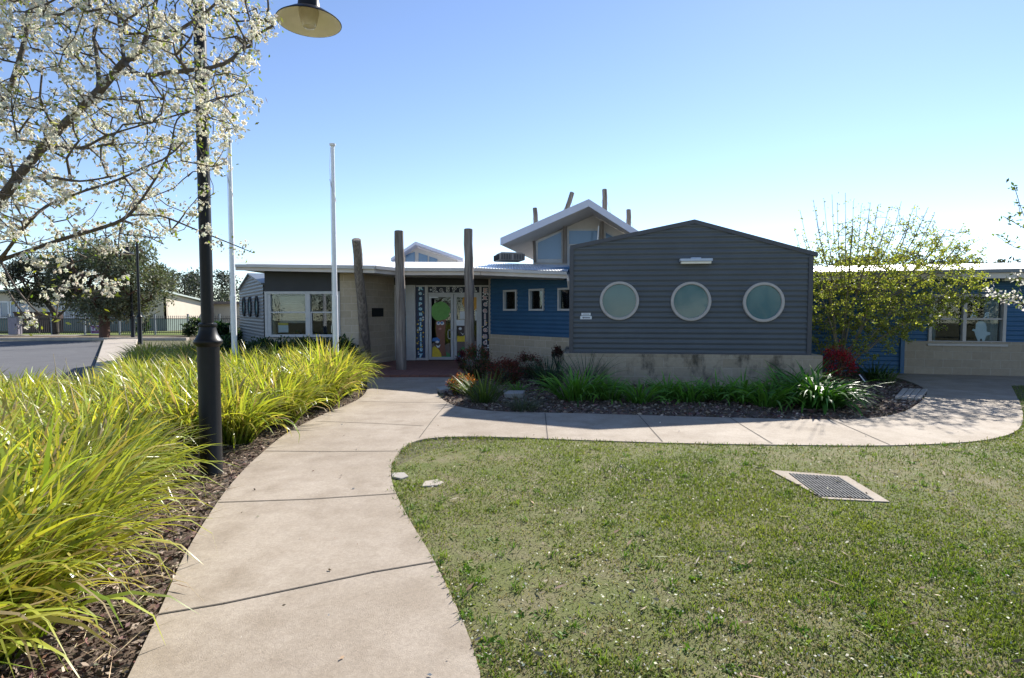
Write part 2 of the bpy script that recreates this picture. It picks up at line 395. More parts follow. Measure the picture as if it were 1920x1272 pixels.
# ================================================================== GROUND
def sheet(name, pts, z, m, drop=0.0):
    bm = bmesh.new(); vs = [bm.verts.new((p[0], p[1], z)) for p in pts]
    f = bm.faces.new(vs)
    if f.normal.z < 0: f.normal_flip()
    bm.normal_update()
    if f.normal.z < 0: f.normal_flip()
    if drop:
        r = bmesh.ops.extrude_face_region(bm, geom=[f]); 
        bmesh.ops.translate(bm, verts=[v for v in r['geom'] if isinstance(v, bmesh.types.BMVert)], vec=(0, 0, drop))
        bmesh.ops.translate(bm, verts=bm.verts, vec=(0, 0, -drop))
        bmesh.ops.recalc_face_normals(bm, faces=bm.faces)
    bmesh.ops.triangulate(bm, faces=[f for f in bm.faces if len(f.verts) > 4])
    auto_uv(bm)
    me = bpy.data.meshes.new(name); bm.to_mesh(me); bm.free()
    o = link(name, me, m); o['kind'] = 'structure'; return o
def sh2(name, pts, z, m): return sheet(name, pts, z, m)
sheet('ground', [(-400, -60), (400, -60), (400, 700), (-400, 700)], 0, M['ground'])
left_px = [(245, 1272), (300, 1155), (350, 1042), (410, 945), (445, 900), (485, 860), (540, 815), (610, 779), (665, 756), (686, 738), (688, 722), (690, 706)]
right_px = [(900, 1272), (870, 1180), (815, 1062), (770, 985), (742, 930), (733, 893), (740, 862), (765, 838), (800, 827), (860, 823), (950, 824), (1100, 830), (1300, 836), (1500, 839), (1650, 840), (1770, 836), (1850, 829), (1900, 815), (1917, 795), (1915, 765), (1903, 740), (1895, 724)]
bed_px = [(848, 706), (838, 722), (820, 738), (830, 752), (850, 763), (890, 771), (960, 776), (1100, 779), (1300, 785), (1500, 790), (1600, 790), (1670, 782), (1715, 765), (1738, 737), (1705, 718), (1660, 706), (1625, 700)]
LEFT = [G(u, v) for u, v in left_px]; RIGHT = [G(u, v) for u, v in right_px]; BED = [G(u, v) for u, v in bed_px]
LEFT = [LEFT[0]+(LEFT[0]-LEFT[1])*8] + smooth_line(LEFT, 4)
RIGHT = [RIGHT[0]+Vector((.3, -3.9, 0))] + smooth_line(RIGHT, 4)
BED = smooth_line(BED, 4)
WING_Q = Vector((9.87, 14.2, 0)); WING_D = Vector((.967, -.252, 0)).normalized()
PORCH = [(-3.42, 13.3), (-1.18, 13.3), (-.72, 14.3), (-.55, 17.2), (-3.55, 17.2), (-4.15, 15.7), (-3.95, 14.3)]
w_end = WING_Q+WING_D*14
path = LEFT + [Vector((-3.42, 13.29, 0)), Vector((-1.18, 13.29, 0))] + BED + [WING_Q-WING_D*1.4, w_end, w_end+Vector((-.45, -1.9, 0)), G(2100, 727)] + RIGHT[::-1]
sheet('footpath', path, .029, M['concrete'], .12)
def strip(name, px_lines, w, z, m):
    mb = MB()
    for line in px_lines:
        p = [G(u, v) for u, v in line]
        for a, b in zip(p, p[1:]):
            d = (b-a).normalized(); s = Vector((-d.y, d.x, 0))*w/2; e = d*w*.2; up = Vector((0, 0, z))
            f = mb.face([a-s-e+up, b-s+e+up, b+s+e+up, a+s-e+up])
    bmesh.ops.recalc_face_normals(mb.bm, faces=mb.bm.faces)
    o = mb.build(name, m, loc=Vector((0, 0, 0))); o['kind'] = 'structure'; return o
strip('path_joint', [[(296, 1163), (420, 1142), (560, 1112), (700, 1082), (816, 1062)], [(410, 949), (580, 943), (745, 932)], [(497, 851), (620, 852), (750, 851)],
    [(592, 794), (700, 798), (794, 803)], [(672, 756), (760, 758), (838, 758)], [(840, 758), (815, 787), (786, 826)], [(1022, 779), (1027, 827)], [(1198, 783), (1242, 833)], [(1368, 787), (1448, 837)], [(1560, 791), (1668, 839)], [(1740, 738), (1902, 741)]], .013, .033, M['joint'])
lawn_poly = [(.35, -6), (-.75, 2.2), (-1.15, 3.5), (-1.25, 5.5), (-.9, 6.4), (.4, 7.0), (3.5, 6.9), (6.3, 7.0), (6.9, 7.7), (7.0, 8.6), (7.4, 10.4), (34, 8), (34, -6)]
sheet('lawn_soil', lawn_poly, .017, M['lawn'])
inner_bed = [(-1.5, 13.25), (-1.2, 9.5), (.8, 8.2), (6.6, 8.2), (8.3, 10.6), (8.9, 13.4), (8.4, 14.4), (5.5, 15), (1.2, 15.5), (-.7, 16.9), (-.75, 14)]
sheet('garden_bed', inner_bed, .012, M['mulch'])
road_edge = [G(190, 640), G(176, 690)]
rd = (road_edge[1]-road_edge[0]).normalized(); rside = Vector((-rd.y, rd.x, 0))   # towards the garden
if rside.x < 0: rside = -rside
e0 = road_edge[0]; e1 = road_edge[1]+rd*7.0
kw = .8
left_bed = [LEFT[0]+Vector((.2, 0, 0))]+[p+Vector((.15, 0, 0)) for p in LEFT[1:]]+[Vector((-3.5, 13.4, 0)), Vector((-4.0, 15.4, 0)), Vector((-7.2, 15.8, 0)), Vector((-10.6, 17.5, 0)), e1+rside*(kw+.1), e1+Vector((-1, -.6, 0)), Vector((-30, e1.y-.6, 0)), Vector((-30, -6, 0))]
sheet('planted_bed', [(p.x, p.y) for p in left_bed], .008, M['mulch'])
far_kerb = G(0, 640).y
sheet('road', [(e1.x, e1.y), (e0.x, e0.y), (-70, e0.y+.3), (-70, e1.y)], .005, M['asphalt'])
kp = MB(); a, b = e1, e0+Vector((0, .2, 0))
kp.prism([a+Vector((0, 0, -.05)), b+Vector((0, 0, -.05)), b+rside*1.5+Vector((0, 0, -.05)), a.lerp(b, .45)+rside*kw*1.2+Vector((0, 0, -.05)), a+rside*kw+Vector((0, 0, -.05))], (0, 0, .15))
kp.build('pavement', M['kerb'], bevel=.02)['kind'] = 'structure'
kp = MB(); kp.box((-45, e0.y+.75, .05), (55, .35, .2)); kp.build('far_kerb', M['kerb'], bevel=.03)['kind'] = 'structure'
sheet('far_verge', [(-75, e0.y+.95), (-16, e0.y+.95), (-16, 35.6), (-75, 35.6)], .012, ground_mat('verge_soil', ((.12, .09, .06), (.17, .125, .09), (.09, .09, .04)), (.3, 1, 20)))
sheet('far_footpath', [(-75, 35.6), (-27.5, 35.6), (-27.5, 37.1), (-75, 37.1)], .03, M['kerb'])
for nm, pts in (('far_lawn', [(-75, 37.1), (-14, 37.1), (-14, 44), (-75, 44)]),): sheet(nm, pts, .016, ground_mat('far_grass', ((.12, .17, .03), (.16, .20, .045), (.15, .15, .07)), (.4, 2, 20)))
pv = sheet('entrance_paving', PORCH, .085, M['paving'], .12)
# ---------------------------------------------------------------- lawn: blades, litter
grate_c = (G(1448, 888)+G(1672, 948)+G(1545, 892)+G(1570, 945))/4
gq = [G(1443, 886), G(1588, 898), G(1668, 947), G(1545, 941)]   # outer corners of the drain frame
lawn_area = [(p.x, p.y) for p in RIGHT]+[(30, 11), (30, -3), (RIGHT[0].x, -3)]
def waves(x, y, seed, s):
    r = np.random.default_rng(seed); o = 0
    for i in range(7):
        a = r.random()*6.28; k = s*(.5+1.6*r.random()); o = o+np.sin((x*np.cos(a)+y*np.sin(a))*k+r.random()*6.28)
    return o/7**.5
N0 = 600000
yy = 1.9*(13.0/1.9)**rng.random(N0); xx = (rng.random(N0)*2.35-1.15)*yy*1.0+.2
xx += rng.normal(0, .3, N0)
ok = in_poly(xx, yy, lawn_area) & ~in_poly(xx, yy, [(p.x, p.y) for p in gq])
bare = .9*waves(xx, yy, 3, 1.6)+.75*waves(xx, yy, 5, 5.5)+.6*waves(xx, yy, 8, 16)
bs = G(868, 862); bare += 2.6*np.exp(-(((xx-bs.x)/.75)**2+((yy-bs.y)/.42)**2))
bs = G(1130, 1110); bare += 1.7*np.exp(-(((xx-.35)/1.1)**2+((yy-2.9)/.9)**2))
bare += 1.3*np.exp(-(((xx-bs.x)/.8)**2+((yy-bs.y)/.6)**2))
ok &= rng.random(N0) < np.clip(.86-.22*bare, .14, 1)
xx, yy, bare = xx[ok], yy[ok], bare[ok]; n = len(xx)
tone = np.clip(.5+.30*waves(xx, yy, 11, 1.3)+.25*waves(xx, yy, 12, 7), 0, 1)[:, None]
cg = np.array([.112, .170, .018])*(1-tone)+np.array([.215, .250, .042])*tone
cg = cg*(1+rng.normal(0, .17, (n, 1)))
dry = rng.random(n) < np.clip(.16+.15*bare, .05, .6); cg[dry] = np.array([.26, .215, .135])*(1+rng.normal(0, .2, (dry.sum(), 1)))
cg = np.clip(cg, .01, .7)
Lg = (.013+.021*rng.random(n))*(1+.25*np.clip(-bare, 0, 2))*(1+yy*.015)
V, Q, C = blades(np.stack([xx, yy, np.full(n, .014)], 1), rng.random(n)*6.283, np.abs(rng.normal(.8, .4, n)), Lg, (.0032+.003*rng.random(n))*(1+yy*.09), rng.normal(.5, .4, n), cg*.85, cg*1.15, seg=2)
lg = link('lawn_grass', np_mesh('lawn_grass', V, Q, C, smooth=False), M['lawnblade']); props(lg, 'short patchy green grass with worn dry spots beside the curved path', 'grass', kind='stuff')
# weeds and longer tufts in the turf
wp = []
for k in range(900):
    y = 2.1*(8.0/2.1)**random.random(); x = (random.random()*2.2-1)*y
    wp.append((x, y))
wp = np.array(wp); kk = in_poly(wp[:, 0], wp[:, 1], lawn_area) & ~in_poly(wp[:, 0], wp[:, 1], [(p.x, p.y) for p in gq]) & (waves(wp[:, 0], wp[:, 1], 31, 2.5) > -.35); wp = wp[kk]
m_ = len(wp); per = 16; n = m_*per; broad = np.repeat(rng.random(m_) < .45, per)
bx = np.repeat(wp, per, 0)+rng.normal(0, .022, (n, 2)); tcol = np.repeat(np.where(rng.random((m_, 1)) < .5, [[.10, .20, .02]], [[.20, .27, .05]]), per, 0)*(1+rng.normal(0, .2, (n, 1)))
V, Q, C = blades(np.stack([bx[:, 0], bx[:, 1], np.full(n, .014)], 1), rng.random(n)*6.283, np.where(broad, 1.0, .45)+rng.normal(0, .25, n), np.where(broad, .035, .055)*(.6+.7*rng.random(n)), np.where(broad, .012, .0045)*(1+.04*bx[:, 1]), np.abs(rng.normal(.6, .3, n)), np.clip(tcol*.8, .01, .6), np.clip(tcol*1.15, .01, .6), seg=3)
props(link('lawn_weeds', np_mesh('lawn_weeds', V, Q, C), M['lawnblade']), 'small broad leaved weeds and longer tufts dotted through the lawn', 'weeds', kind='stuff')
# leaf and petal bits that have blown onto the concrete
n = 300; y = 2.0*(9/2.0)**rng.random(n); x = rng.random(n)*9-3.2; k = in_poly(x, y, [(p.x, p.y) for p in path]); x, y = x[k], y[k]; n = len(x); a = rng.random(n)*6.28; ln = .008+.03*rng.random(n)**2
V, Q, C = leaves(np.stack([x, y, np.full(n, .036)], 1), ln, ln*.45, col_rand(n, (.30, .22, .13), .3, (.72, .68, .6), .4), np.stack([np.cos(a), np.sin(a), rng.normal(0, .06, n)], 1))
props(link('path_litter', np_mesh('path_litter', V, Q, C, smooth=False), M['chip']), 'tiny leaf and petal bits blown onto the concrete path', 'litter', kind='stuff')
# white clover heads, petals and dry flecks
n = 4600; y = 2.1*(8.0/2.1)**rng.random(n); x = (rng.random(n)*2.2-1)*y
dens = np.clip(.40+.40*waves(x, y, 21, 2.2)+.5*np.exp(-((y-2.6)/.8)**2), .03, 1)
k = in_poly(x, y, lawn_area) & (rng.random(n) < dens); x, y = x[k], y[k]; n = len(x)
s = .006+.008*rng.random(n)
V, Q, C = leaves(np.stack([x, y, .028+.015*rng.random(n)], 1), s*1.5, s, col_rand(n, (.70, .68, .62), .12), np.stack([rng.normal(0, 1, n), rng.normal(0, 1, n), rng.normal(0, .25, n)], 1))
props(link('fallen_petals', np_mesh('fallen_petals', V, Q, C, smooth=False), M['petal']), 'white petals and clover heads strewn over the lawn', 'petals', kind='stuff')
n = 420; y = 2.1*(7.5/2.1)**rng.random(n); x = (rng.random(n)*2.2-1)*y; k = in_poly(x, y, lawn_area); x, y = x[k], y[k]; n = len(x)
a = rng.random(n)*6.28; ln = .03+.11*rng.random(n)**2
V, Q, C = leaves(np.stack([x, y, .035+.01*rng.random(n)], 1), ln, .006+.014*rng.random(n), col_rand(n, (.36, .29, .19), .2, (.20, .13, .08), .4), np.stack([np.cos(a), np.sin(a), rng.normal(0, .1, n)], 1))
props(link('dry_litter', np_mesh('dry_litter', V, Q, C, smooth=False), M['chip']), 'dry straw stalks and curled dead leaves scattered on the lawn', 'litter', kind='stuff')
# grass fringe growing over the path edge
fr = [p for p in smooth_line(RIGHT[1:], 5)]; bx = []
for a, b in zip(fr, fr[1:]):
    m_ = int((b-a).length*max(12, (150 if a.y < 9 else 60)*(.55+.45*math.sin(a.x*5+a.y*7)+.3*math.sin(a.x*13-a.y*9))))
    for i in range(m_): bx.append(tuple(a+(b-a)*random.random()))
bx = np.array(bx); n = len(bx); bx[:, 0] += rng.normal(.02, .02, n); bx[:, 1] += rng.normal(-.02, .02, n); bx[:, 2] = .012
cg = col_rand(n, (.10, .165, .03), .25, (.30, .25, .15), .3)
V, Q, C = blades(bx, rng.random(n)*6.283, np.abs(rng.normal(.4, .3, n)), .025+.035*rng.random(n), .005+.004*rng.random(n), rng.normal(.7, .4, n), cg*.8, cg*1.15, seg=3)
props(link('edge_grass', np_mesh('edge_grass', V, Q, C, smooth=False), M['lawnblade']), 'longer untrimmed grass fringe along the concrete path edge', 'grass', kind='stuff')
# ---------------------------------------------------------------- mulch chips
def chips(name, poly, n, ymin, ymax, label, avoid=None, near=1.0):
    P_ = np.array([(p[0], p[1]) for p in poly]); lo, hi = P_.min(0), P_.max(0)
    y = ymin*(ymax/ymin)**rng.random(n); x = lo[0]+(hi[0]-lo[0])*rng.random(n)
    k = in_poly(x, y, poly) & ~in_poly(x, y, [(p.x, p.y) for p in path]); x, y = x[k], y[k]; m_ = len(x)
    a = rng.random(m_)*6.28; ln = (.018+.045*rng.random(m_)**1.7)*near
    c = col_rand(m_, (.13, .085, .063), .35, (.33, .26, .20), .3)
    V, Q, C = leaves(np.stack([x, y, .014+.022*rng.random(m_)], 1), ln, ln*(.3+.35*rng.random(m_)), c, np.stack([np.cos(a), np.sin(a), rng.normal(0, .3, m_)], 1))
    props(link(name, np_mesh(name, V, Q, C, smooth=False), M['chip']), label, 'mulch', kind='stuff')
strip_poly = [(p.x+.05, p.y) for p in LEFT]+[(p.x-1.5, p.y) for p in LEFT[::-1]]
chips('bark_chips', strip_poly, 60000, 1.6, 13, 'brown bark chips between the strappy grass and the path')
chips('garden_chips', inner_bed, 26000, 8, 14.5, 'brown bark chips in the bed below the corrugated wall', near=1.5)
# long dry stalks lying on the bark
n = 700; k = rng.integers(2, len(LEFT)-6, n); x = np.array([LEFT[i].x for i in k])-.03-.5*rng.random(n)**1.3; y = np.array([LEFT[i].y for i in k])+rng.normal(0, .25, n)
a = rng.normal(.9, .9, n); ln = .08+.25*rng.random(n)**2
V, Q, C = leaves(np.stack([x, y, .035+.02*rng.random(n)], 1), ln, .003+.004*rng.random(n), col_rand(n, (.42, .33, .20), .2), np.stack([np.cos(a), np.sin(a), rng.normal(0, .12, n)], 1))
props(link('dry_straw', np_mesh('dry_straw', V, Q, C, smooth=False), M['chip']), 'dry straw coloured leaves lying on the bark beside the path', 'straw', kind='stuff')
# ---------------------------------------------------------------- strap-leaved grass
def strap_clump(n, h, spread, seed_az=None, lean=.40, pal=0):
    az = rng.random(n)*6.283; rr = spread*np.sqrt(rng.random(n))
    baz = az+rng.normal(0, .7, n)
    base = np.stack([np.cos(baz)*rr, np.sin(baz)*rr, np.zeros(n)], 1)
    L = h*(.60+.55*rng.random(n))
    ln = np.abs(rng.normal(.05, .14, n))+lean*rr/spread
    dr = np.abs(rng.normal(1.25, .55, n)); far = rng.random(n) < .18; dr[far] += .9; st = rng.random(n) < .10; dr[st] *= .35
    cb = col_rand(n, (.145, .215, .022), .22); ct = col_rand(n, (.40, .45, .075), .2, (.52, .45, .12), .18)
    dead = rng.random(n) < .10; cb[dead] = (.26, .19, .10); ct[dead] = (.45, .36, .22)
    return blades(base, az, ln, L, .017+.012*rng.random(n), dr, cb, ct, seg=7, twist=.40, bend=1.9)
LP = [(p.x, p.y) for p in LEFT]
def left_x(y):
    ys = np.array([p.y for p in LEFT[1:]]); xs = np.array([p.x for p in LEFT[1:]]); o = np.argsort(ys)
    return np.interp(y, ys[o], xs[o])
fronts = [((-60, 1330), .95, .30, 'large strappy yellow green grass clump at the near left corner of the bed'),
          ((120, 1135), 1.0, .30, 'broad arching strappy grass clump second along the path from the near corner'),
          ((235, 985), .90, .27, 'strappy grass clump just this side of the black lamp post'),
          ((262, 936), .78, .25, 'dense strappy grass clump crowding the foot of the black lamp post'),
          ((487, 832), .85, .25, 'strappy grass clump right behind the black lamp post beside the path'),
          ((565, 796), .85, .25, 'strappy grass clump halfway between the lamp post and the path corner'),
          ((628, 766), .88, .25, 'strappy grass clump below the right white flagpole beside the path'),
          ((662, 742), .90, .26, 'last strappy grass clump where the bed meets the entrance paving')]
fpos = []
for (u, v), h, sp, lab in fronts:
    g = G(u, v); g.x -= .30 if g.y < 8 else .26; fpos.append((g.x, g.y))
    V, Q, C = strap_clump(520, h*1.03, sp*.85)
    o = link('strappy_grass', np_mesh('strappy_grass', V, Q, C), M['blade'], loc=(g.x, g.y, .01))
    props(o, lab, 'grass clump', 'strappy grass clumps along the path')
parts = []
road_n = rside
yv = 1.3
while yv < 13.6:
    xl = left_x(yv)-(.92 if yv < 8 else .84)
    t = (yv-e1.y)/(e0.y-e1.y); xr = e1.x+(e0.x-e1.x)*t+kw*.9
    xr = -yv*1.0-1.5 if yv < e1.y-.7 else max(xr, -yv*1.0-1.5)
    xv = xl
    while xv > xr:
        x = xv+random.uniform(-.2, .2); y = yv+random.uniform(-.2, .2)
        if all((x-a)**2+(y-b)**2 > .30**2 for a, b in fpos) and not (x > -3.75 and 4.2 < y < 6.1):
            nb = int(270 if y > 5 else 400)
            V, Q, C = strap_clump(nb, random.uniform(.82, 1.14)*float(np.interp(x, [-7, -3.8], [.70, 1])), random.uniform(.18, .26))
            V = V+np.array([x, y, .01]); sh = random.uniform(.85, 1.15); parts.append((V, Q, np.clip(C*sh, 0, .9)))
        xv -= .66
    yv += .62
yv = 13.4
while yv < 17.5:
    t = (yv-e1.y)/(e0.y-e1.y); xr = e1.x+(e0.x-e1.x)*t+kw*1.1+1.2*max(0, t-.1); xv = -8.0
    while xv > xr:
        V, Q, C = strap_clump(150, random.uniform(.6, .85), .22); parts.append((V+np.array([xv+random.uniform(-.2, .2), yv+random.uniform(-.2, .2), .01]), Q, np.clip(C*random.uniform(.85, 1.1), 0, .9))); xv -= .6
    yv += .6
V, Q, C = join_np(parts)
props(link('strappy_grass_bed', np_mesh('strappy_grass_bed', V, Q, C), M['blade']), 'mass of sunlit yellow green strappy grass filling the left bed', 'grass', kind='stuff')
# a few tall pale seed stalks
mb = MB()
for (u, v, Y, h) in ((112, 790, 5.2, 1.0), (132, 760, 6, .9), (60, 820, 5, .85), (240, 800, 5.3, .9), (585, 720, 10, 1.0)):
    b = P(u, v, Y); b.z = .1; t = b+Vector((random.uniform(-.2, -.05), .05, h+.1)); mb.tube([b, b.lerp(t, .5)+Vector((.05, 0, 0)), t], [.005, .004, .002], 5)
props(mb.build('seed_stalks', mat('dry_stalk', (.40, .33, .23), .9)), 'thin dry seed stalks rising from the strappy grass', 'stalks', kind='stuff')
# ---------------------------------------------------------------- bed plants at the building
def strap_plant(u, v, n, h, sp, label, cb, ct, w=.03, droop=1.3, m='agap', group='strap leaved plants in the building bed', alt=None, lean=.4, seg=6):
    g = G(u, v); az = rng.random(n)*6.283; rr = sp*np.sqrt(rng.random(n)); base = np.stack([np.cos(az)*rr, np.sin(az)*rr*.8, np.zeros(n)], 1)
    V, Q, C = blades(base, az+rng.normal(0, .3, n), np.abs(rng.normal(.15, .2, n))+lean*rr/sp, h*(.65+.5*rng.random(n)), w*(.7+.5*rng.random(n)), np.abs(rng.normal(droop, .4, n)), col_rand(n, cb, .2), col_rand(n, ct, .2, alt, .15), seg=seg, twist=.3)
    return props(link('strappy_plant', np_mesh('strappy_plant', V, Q, C), M[m], loc=(g.x, g.y, .01)), label, 'plant', group)
gA, gB = (.075, .175, .028), (.17, .36, .05)
strap_plant(1078, 752, 170, .80, .28, 'large arching green strap leaved plant at the left corner of the stained block wall', gA, gB)
for i, (u, v, h, lab) in enumerate([(1142, 752, .58, 'small strap leaved plant under the small white wall sign'), (1200, 757, .56, 'strap leaved plant below the left porthole window'),
        (1252, 750, .60, 'strap leaved plant between the left and middle porthole windows'), (1297, 755, .56, 'strap leaved plant below the middle porthole window'),
        (1345, 752, .62, 'strap leaved plant just right of the middle porthole window'), (1392, 756, .66, 'strap leaved plant between the middle and right porthole windows'),
        (1440, 764, .68, 'strap leaved plant below the right porthole window'), (1478, 752, .85, 'taller dark strap leaved plant left of the bright clump')]):
    strap_plant(u, v, 95, h, .20, lab, gA, gB)
strap_plant(1537, 766, 300, .85, .30, 'biggest glossy strap leaved clump at the right end of the block wall', (.045, .125, .02), (.10, .24, .035), .042, 1.7)
strap_plant(1510, 738, 80, .82, .22, 'upright dark strap leaved plant behind the biggest glossy clump', gA, (.05, .12, .03))
strap_plant(1100, 735, 80, .95, .18, 'thin upright blades against the left end of the block wall', (.03, .065, .03), (.06, .11, .05), .012, .5, group=None)
strap_plant(908, 757, 190, .62, .22, 'spiky green tuft with bright yellow tips beside the orange tipped shrub', (.04, .08, .015), (.13, .19, .035), .011, .75, alt=(.35, .38, .08))
strap_plant(1028, 728, 170, .78, .2, 'dark blue green spiky tuft by the corner of the block wall', (.025, .055, .028), (.05, .095, .055), .011, .75)
strap_plant(982, 772, 260, .34, .2, 'low fine grey green grass tuft at the path edge', (.06, .075, .045), (.15, .17, .11), .006, 1.1)
strap_plant(970, 738, 70, .3, .12, 'tiny green tuft behind the pale edging stone', gA, gB, .01, .8)
strap_plant(1640, 716, 120, .62, .25, 'dark green strappy plant at the foot of the leafing tree', (.025, .06, .015), (.05, .11, .025), .02, 1.0)
strap_plant(1665, 724, 30, .5, .08, 'thin upright green sprout beside the row of pale pavers', (.06, .11, .02), (.12, .19, .04), .012, .5)
def bush(name, u, v, rx, rz, n, cols, label, group=None, size=.035, ry=None, zc=None, cat='shrub', mat_='leaf', loc=None, stemc='bark_dark', shell=.55):
    n = int(n*2.0); size = size*1.35
    g = loc if loc is not None else G(u, v); ry = ry or rx; zc = zc if zc is not None else rz*.95
    e = empty(name, (g.x, g.y, 0), label, cat, group)
    sub = max(5, n//90); cc = ellipsoid(sub, (0, 0, zc), (rx*.8, ry*.8, rz*.8), .9)
    q = cc[rng.integers(0, sub, n)]+rng.normal(0, 1, (n, 3))*np.array([rx, ry, rz])*.17
    q[:, 2] = np.maximum(q[:, 2], .02)
    up = (q[:, 2]-zc)/rz
    col = np.zeros((n, 3)); pk = rng.random(n)
    outer = np.clip((((q-np.array([0, 0, zc]))/np.array([rx, ry, rz]))**2).sum(1), 0, 1.3)
    a = pk < cols[2]*(.4+.8*outer)*(1+.5*np.clip(up, -.6, 1)); col[a] = col_rand(int(a.sum()), cols[1], .3); col[~a] = col_rand(int((~a).sum()), cols[0], .3)
    d = unit(q-np.array([0, 0, zc*.3]))+rng.normal(0, .5, (n, 3))
    V, Q, C = leaves(q, size*(.8+.7*rng.random(n)), size*(.32+.2*rng.random(n)), col, d, .15)
    o = link('foliage', np_mesh('foliage', V, Q, C, smooth=False), M[mat_], e)
    st = MB()
    for i in range(9):
        t = Vector(cc[i % sub]); st.tube([(random.uniform(-.05, .05), random.uniform(-.05, .05), -.02), t*.5+Vector((random.uniform(-.04, .04), 0, 0)), t], [.012, .008, .004], 5)
    bmesh.ops.translate(st.bm, verts=st.bm.verts, vec=Vector((g.x, g.y, 0))); st.build('stems', M[stemc], e)
    return e
RG = 'red leaved shrubs in the building bed'
dg, rd_ = (.05, .09, .025), (.155, .035, .03)
bush('red_shrub', 893, 712, .36, .42, 1500, (dg, (.22, .07, .045), .42), 'dark green shrub with red tips before the log post right of the door', RG)
bush('red_shrub', 868, 697, .22, .30, 500, ((.05, .03, .03), (.16, .02, .05), .7), 'small crimson shrub against the entrance door', RG)
bush('red_shrub', 948, 722, .36, .30, 1300, (dg, (.19, .05, .04), .75), 'rounded dull red shrub below the first small square window', RG)
bush('red_shrub', 992, 712, .34, .32, 1100, (dg, (.17, .05, .04), .6), 'dark red green shrub under the middle small square window', RG)
bush('red_shrub', 866, 742, .24, .24, 800, ((.06, .10, .02), (.33, .10, .03), .62), 'low orange tipped shrub at the path corner', RG)
bush('red_shrub', 1027, 728, .15, .18, 380, (dg, (.19, .04, .035), .8), 'small round red shrub beside the block wall corner', RG)
bush('red_shrub', 1046, 700, .16, .26, 380, ((.03, .04, .025), (.10, .03, .03), .6), 'dusky shrub hidden behind the block wall corner', RG, zc=.5)
bush('red_shrub', 1566, 726, .36, .40, 1200, ((.05, .06, .02), (.38, .022, .035), .8), 'bright red shrub right of the biggest glossy clump', RG, zc=.42)
HG = 'dark shrubs below the office window'
hs = ((.018, .042, .018), (.035, .075, .03), .5)
for i, (x, y, rx, rz, lab) in enumerate([(-4.35, 14.15, .55, .48, 'dark green shrub against the limestone wall by the leaning log'), (-5.25, 14.3, .6, .46, 'dark green shrub right of the right white flagpole'),
        (-6.15, 14.4, .6, .44, 'dark green shrub below the middle of the office window'), (-7.1, 14.7, .6, .50, 'dark green shrub at the left end of the office window')]):
    bush('dark_shrub', 0, 0, rx, rz, 2100, hs, lab, HG, size=.075, loc=Vector((x, y, 0)))
for i, (x, y, h, lab) in enumerate([(-8.0, 15.2, .85, 'soft grey green grass tuft left of the office window'), (-8.9, 16.2, .9, 'soft grey green grass tuft before the far grey shed'), (-7.4, 13.6, .8, 'soft grey green grass tuft between the two white flagpoles')]):
    n = 420; az = rng.random(n)*6.283; rr = .35*np.sqrt(rng.random(n))
    V, Q, C = blades(np.stack([np.cos(az)*rr, np.sin(az)*rr, np.zeros(n)], 1), az, np.abs(rng.normal(.1, .15, n))+.3*rr/.35, h*(.7+.5*rng.random(n)), .008+.004*rng.random(n), np.abs(rng.normal(.9, .3, n)), col_rand(n, (.05, .08, .03), .2), col_rand(n, (.16, .19, .085), .2), seg=5)
    props(link('grass_tuft', np_mesh('grass_tuft', V, Q, C), M['blade'], loc=(x, y, 0)), lab, 'grass tuft', 'soft grass tufts by the office')
bush('dark_shrub', 0, 0, .8, .55, 1200, hs, 'dark low shrub before the low cream building', None, size=.16, loc=Vector((-13.2, 26, 0)))
bush('dark_shrub', 0, 0, .75, .6, 900, ((.035, .06, .03), (.06, .09, .04), .5), 'grey green shrub at the corner of the green and cream building', None, size=.14, loc=Vector((-19.6, 35, 0)))
bush('dark_shrub', 0, 0, .45, .6, 500, ((.03, .055, .02), (.05, .09, .03), .5), 'small conical shrub just inside the fence', None, size=.12, loc=Vector((-25.5, 39, 0)))
# ---------------------------------------------------------------- stones, pavers, drain
def slab(name, px, h, m, label, cat, group=None, bevel=.008, z0=.0):
    mb = MB(); mb.prism([G(u, v)+Vector((0, 0, z0)) for u, v in px], (0, 0, h))
    return props(mb.build(name, m, bevel=bevel), label, cat, group)
slab('flat_stone', [(734, 893), (758, 892), (766, 899), (752, 904), (735, 901)], .035, M['concrete_old'], 'small flat pale stone in the grass nearest the path', 'stone', 'flat stones at the lawn edge')
slab('flat_stone', [(796, 908), (822, 904), (832, 910), (820, 916), (790, 918)], .03, M['kerb'], 'broad flat pinkish stone lying a step into the lawn', 'stone', 'flat stones at the lawn edge')
slab('edging_stone', [(818, 733), (842, 728), (850, 733), (826, 739)], .07, M['concrete_old'], 'pale wedge of edging stone where the path meets the shrubs', 'stone')
slab('edging_stone', [(944, 741), (984, 741), (980, 747), (946, 748)], .09, M['concrete_old'], 'pale rectangular stone behind the fine grey green tuft', 'stone')
pl = ['farthest left of the row of four pale pavers by the path', 'second from the left of the row of four pale pavers', 'third from the left of the row of four pale pavers', 'right hand end of the row of four pale pavers by the path']
for i in range(4):
    a, b = i/4+.012, (i+1)/4-.012
    T = lambda t: (1692+(1740-1692)*t, 733+1.5*t); Bm = lambda t: (1677+(1726-1677)*t, 750+3*t)
    slab('garden_paver', [Bm(a), Bm(b), T(b), T(a)], .055, M['kerb'], pl[i], 'paver', 'row of pale pavers in the bark')
e = empty('garden_marker', tuple(G(1618, 724)), 'small dark plaque on a stake leaning at the foot of the leafing tree', 'plaque')
mb = MB(); rot = Matrix.Rotation(R(-28), 3, 'Y')@Matrix.Rotation(R(-25), 3, 'X'); g = G(1618, 724); mb.box(g+Vector((0, 0, .16)), (.09, .02, .20), rot=rot); mb.build('plate', M['black'], e, .004)
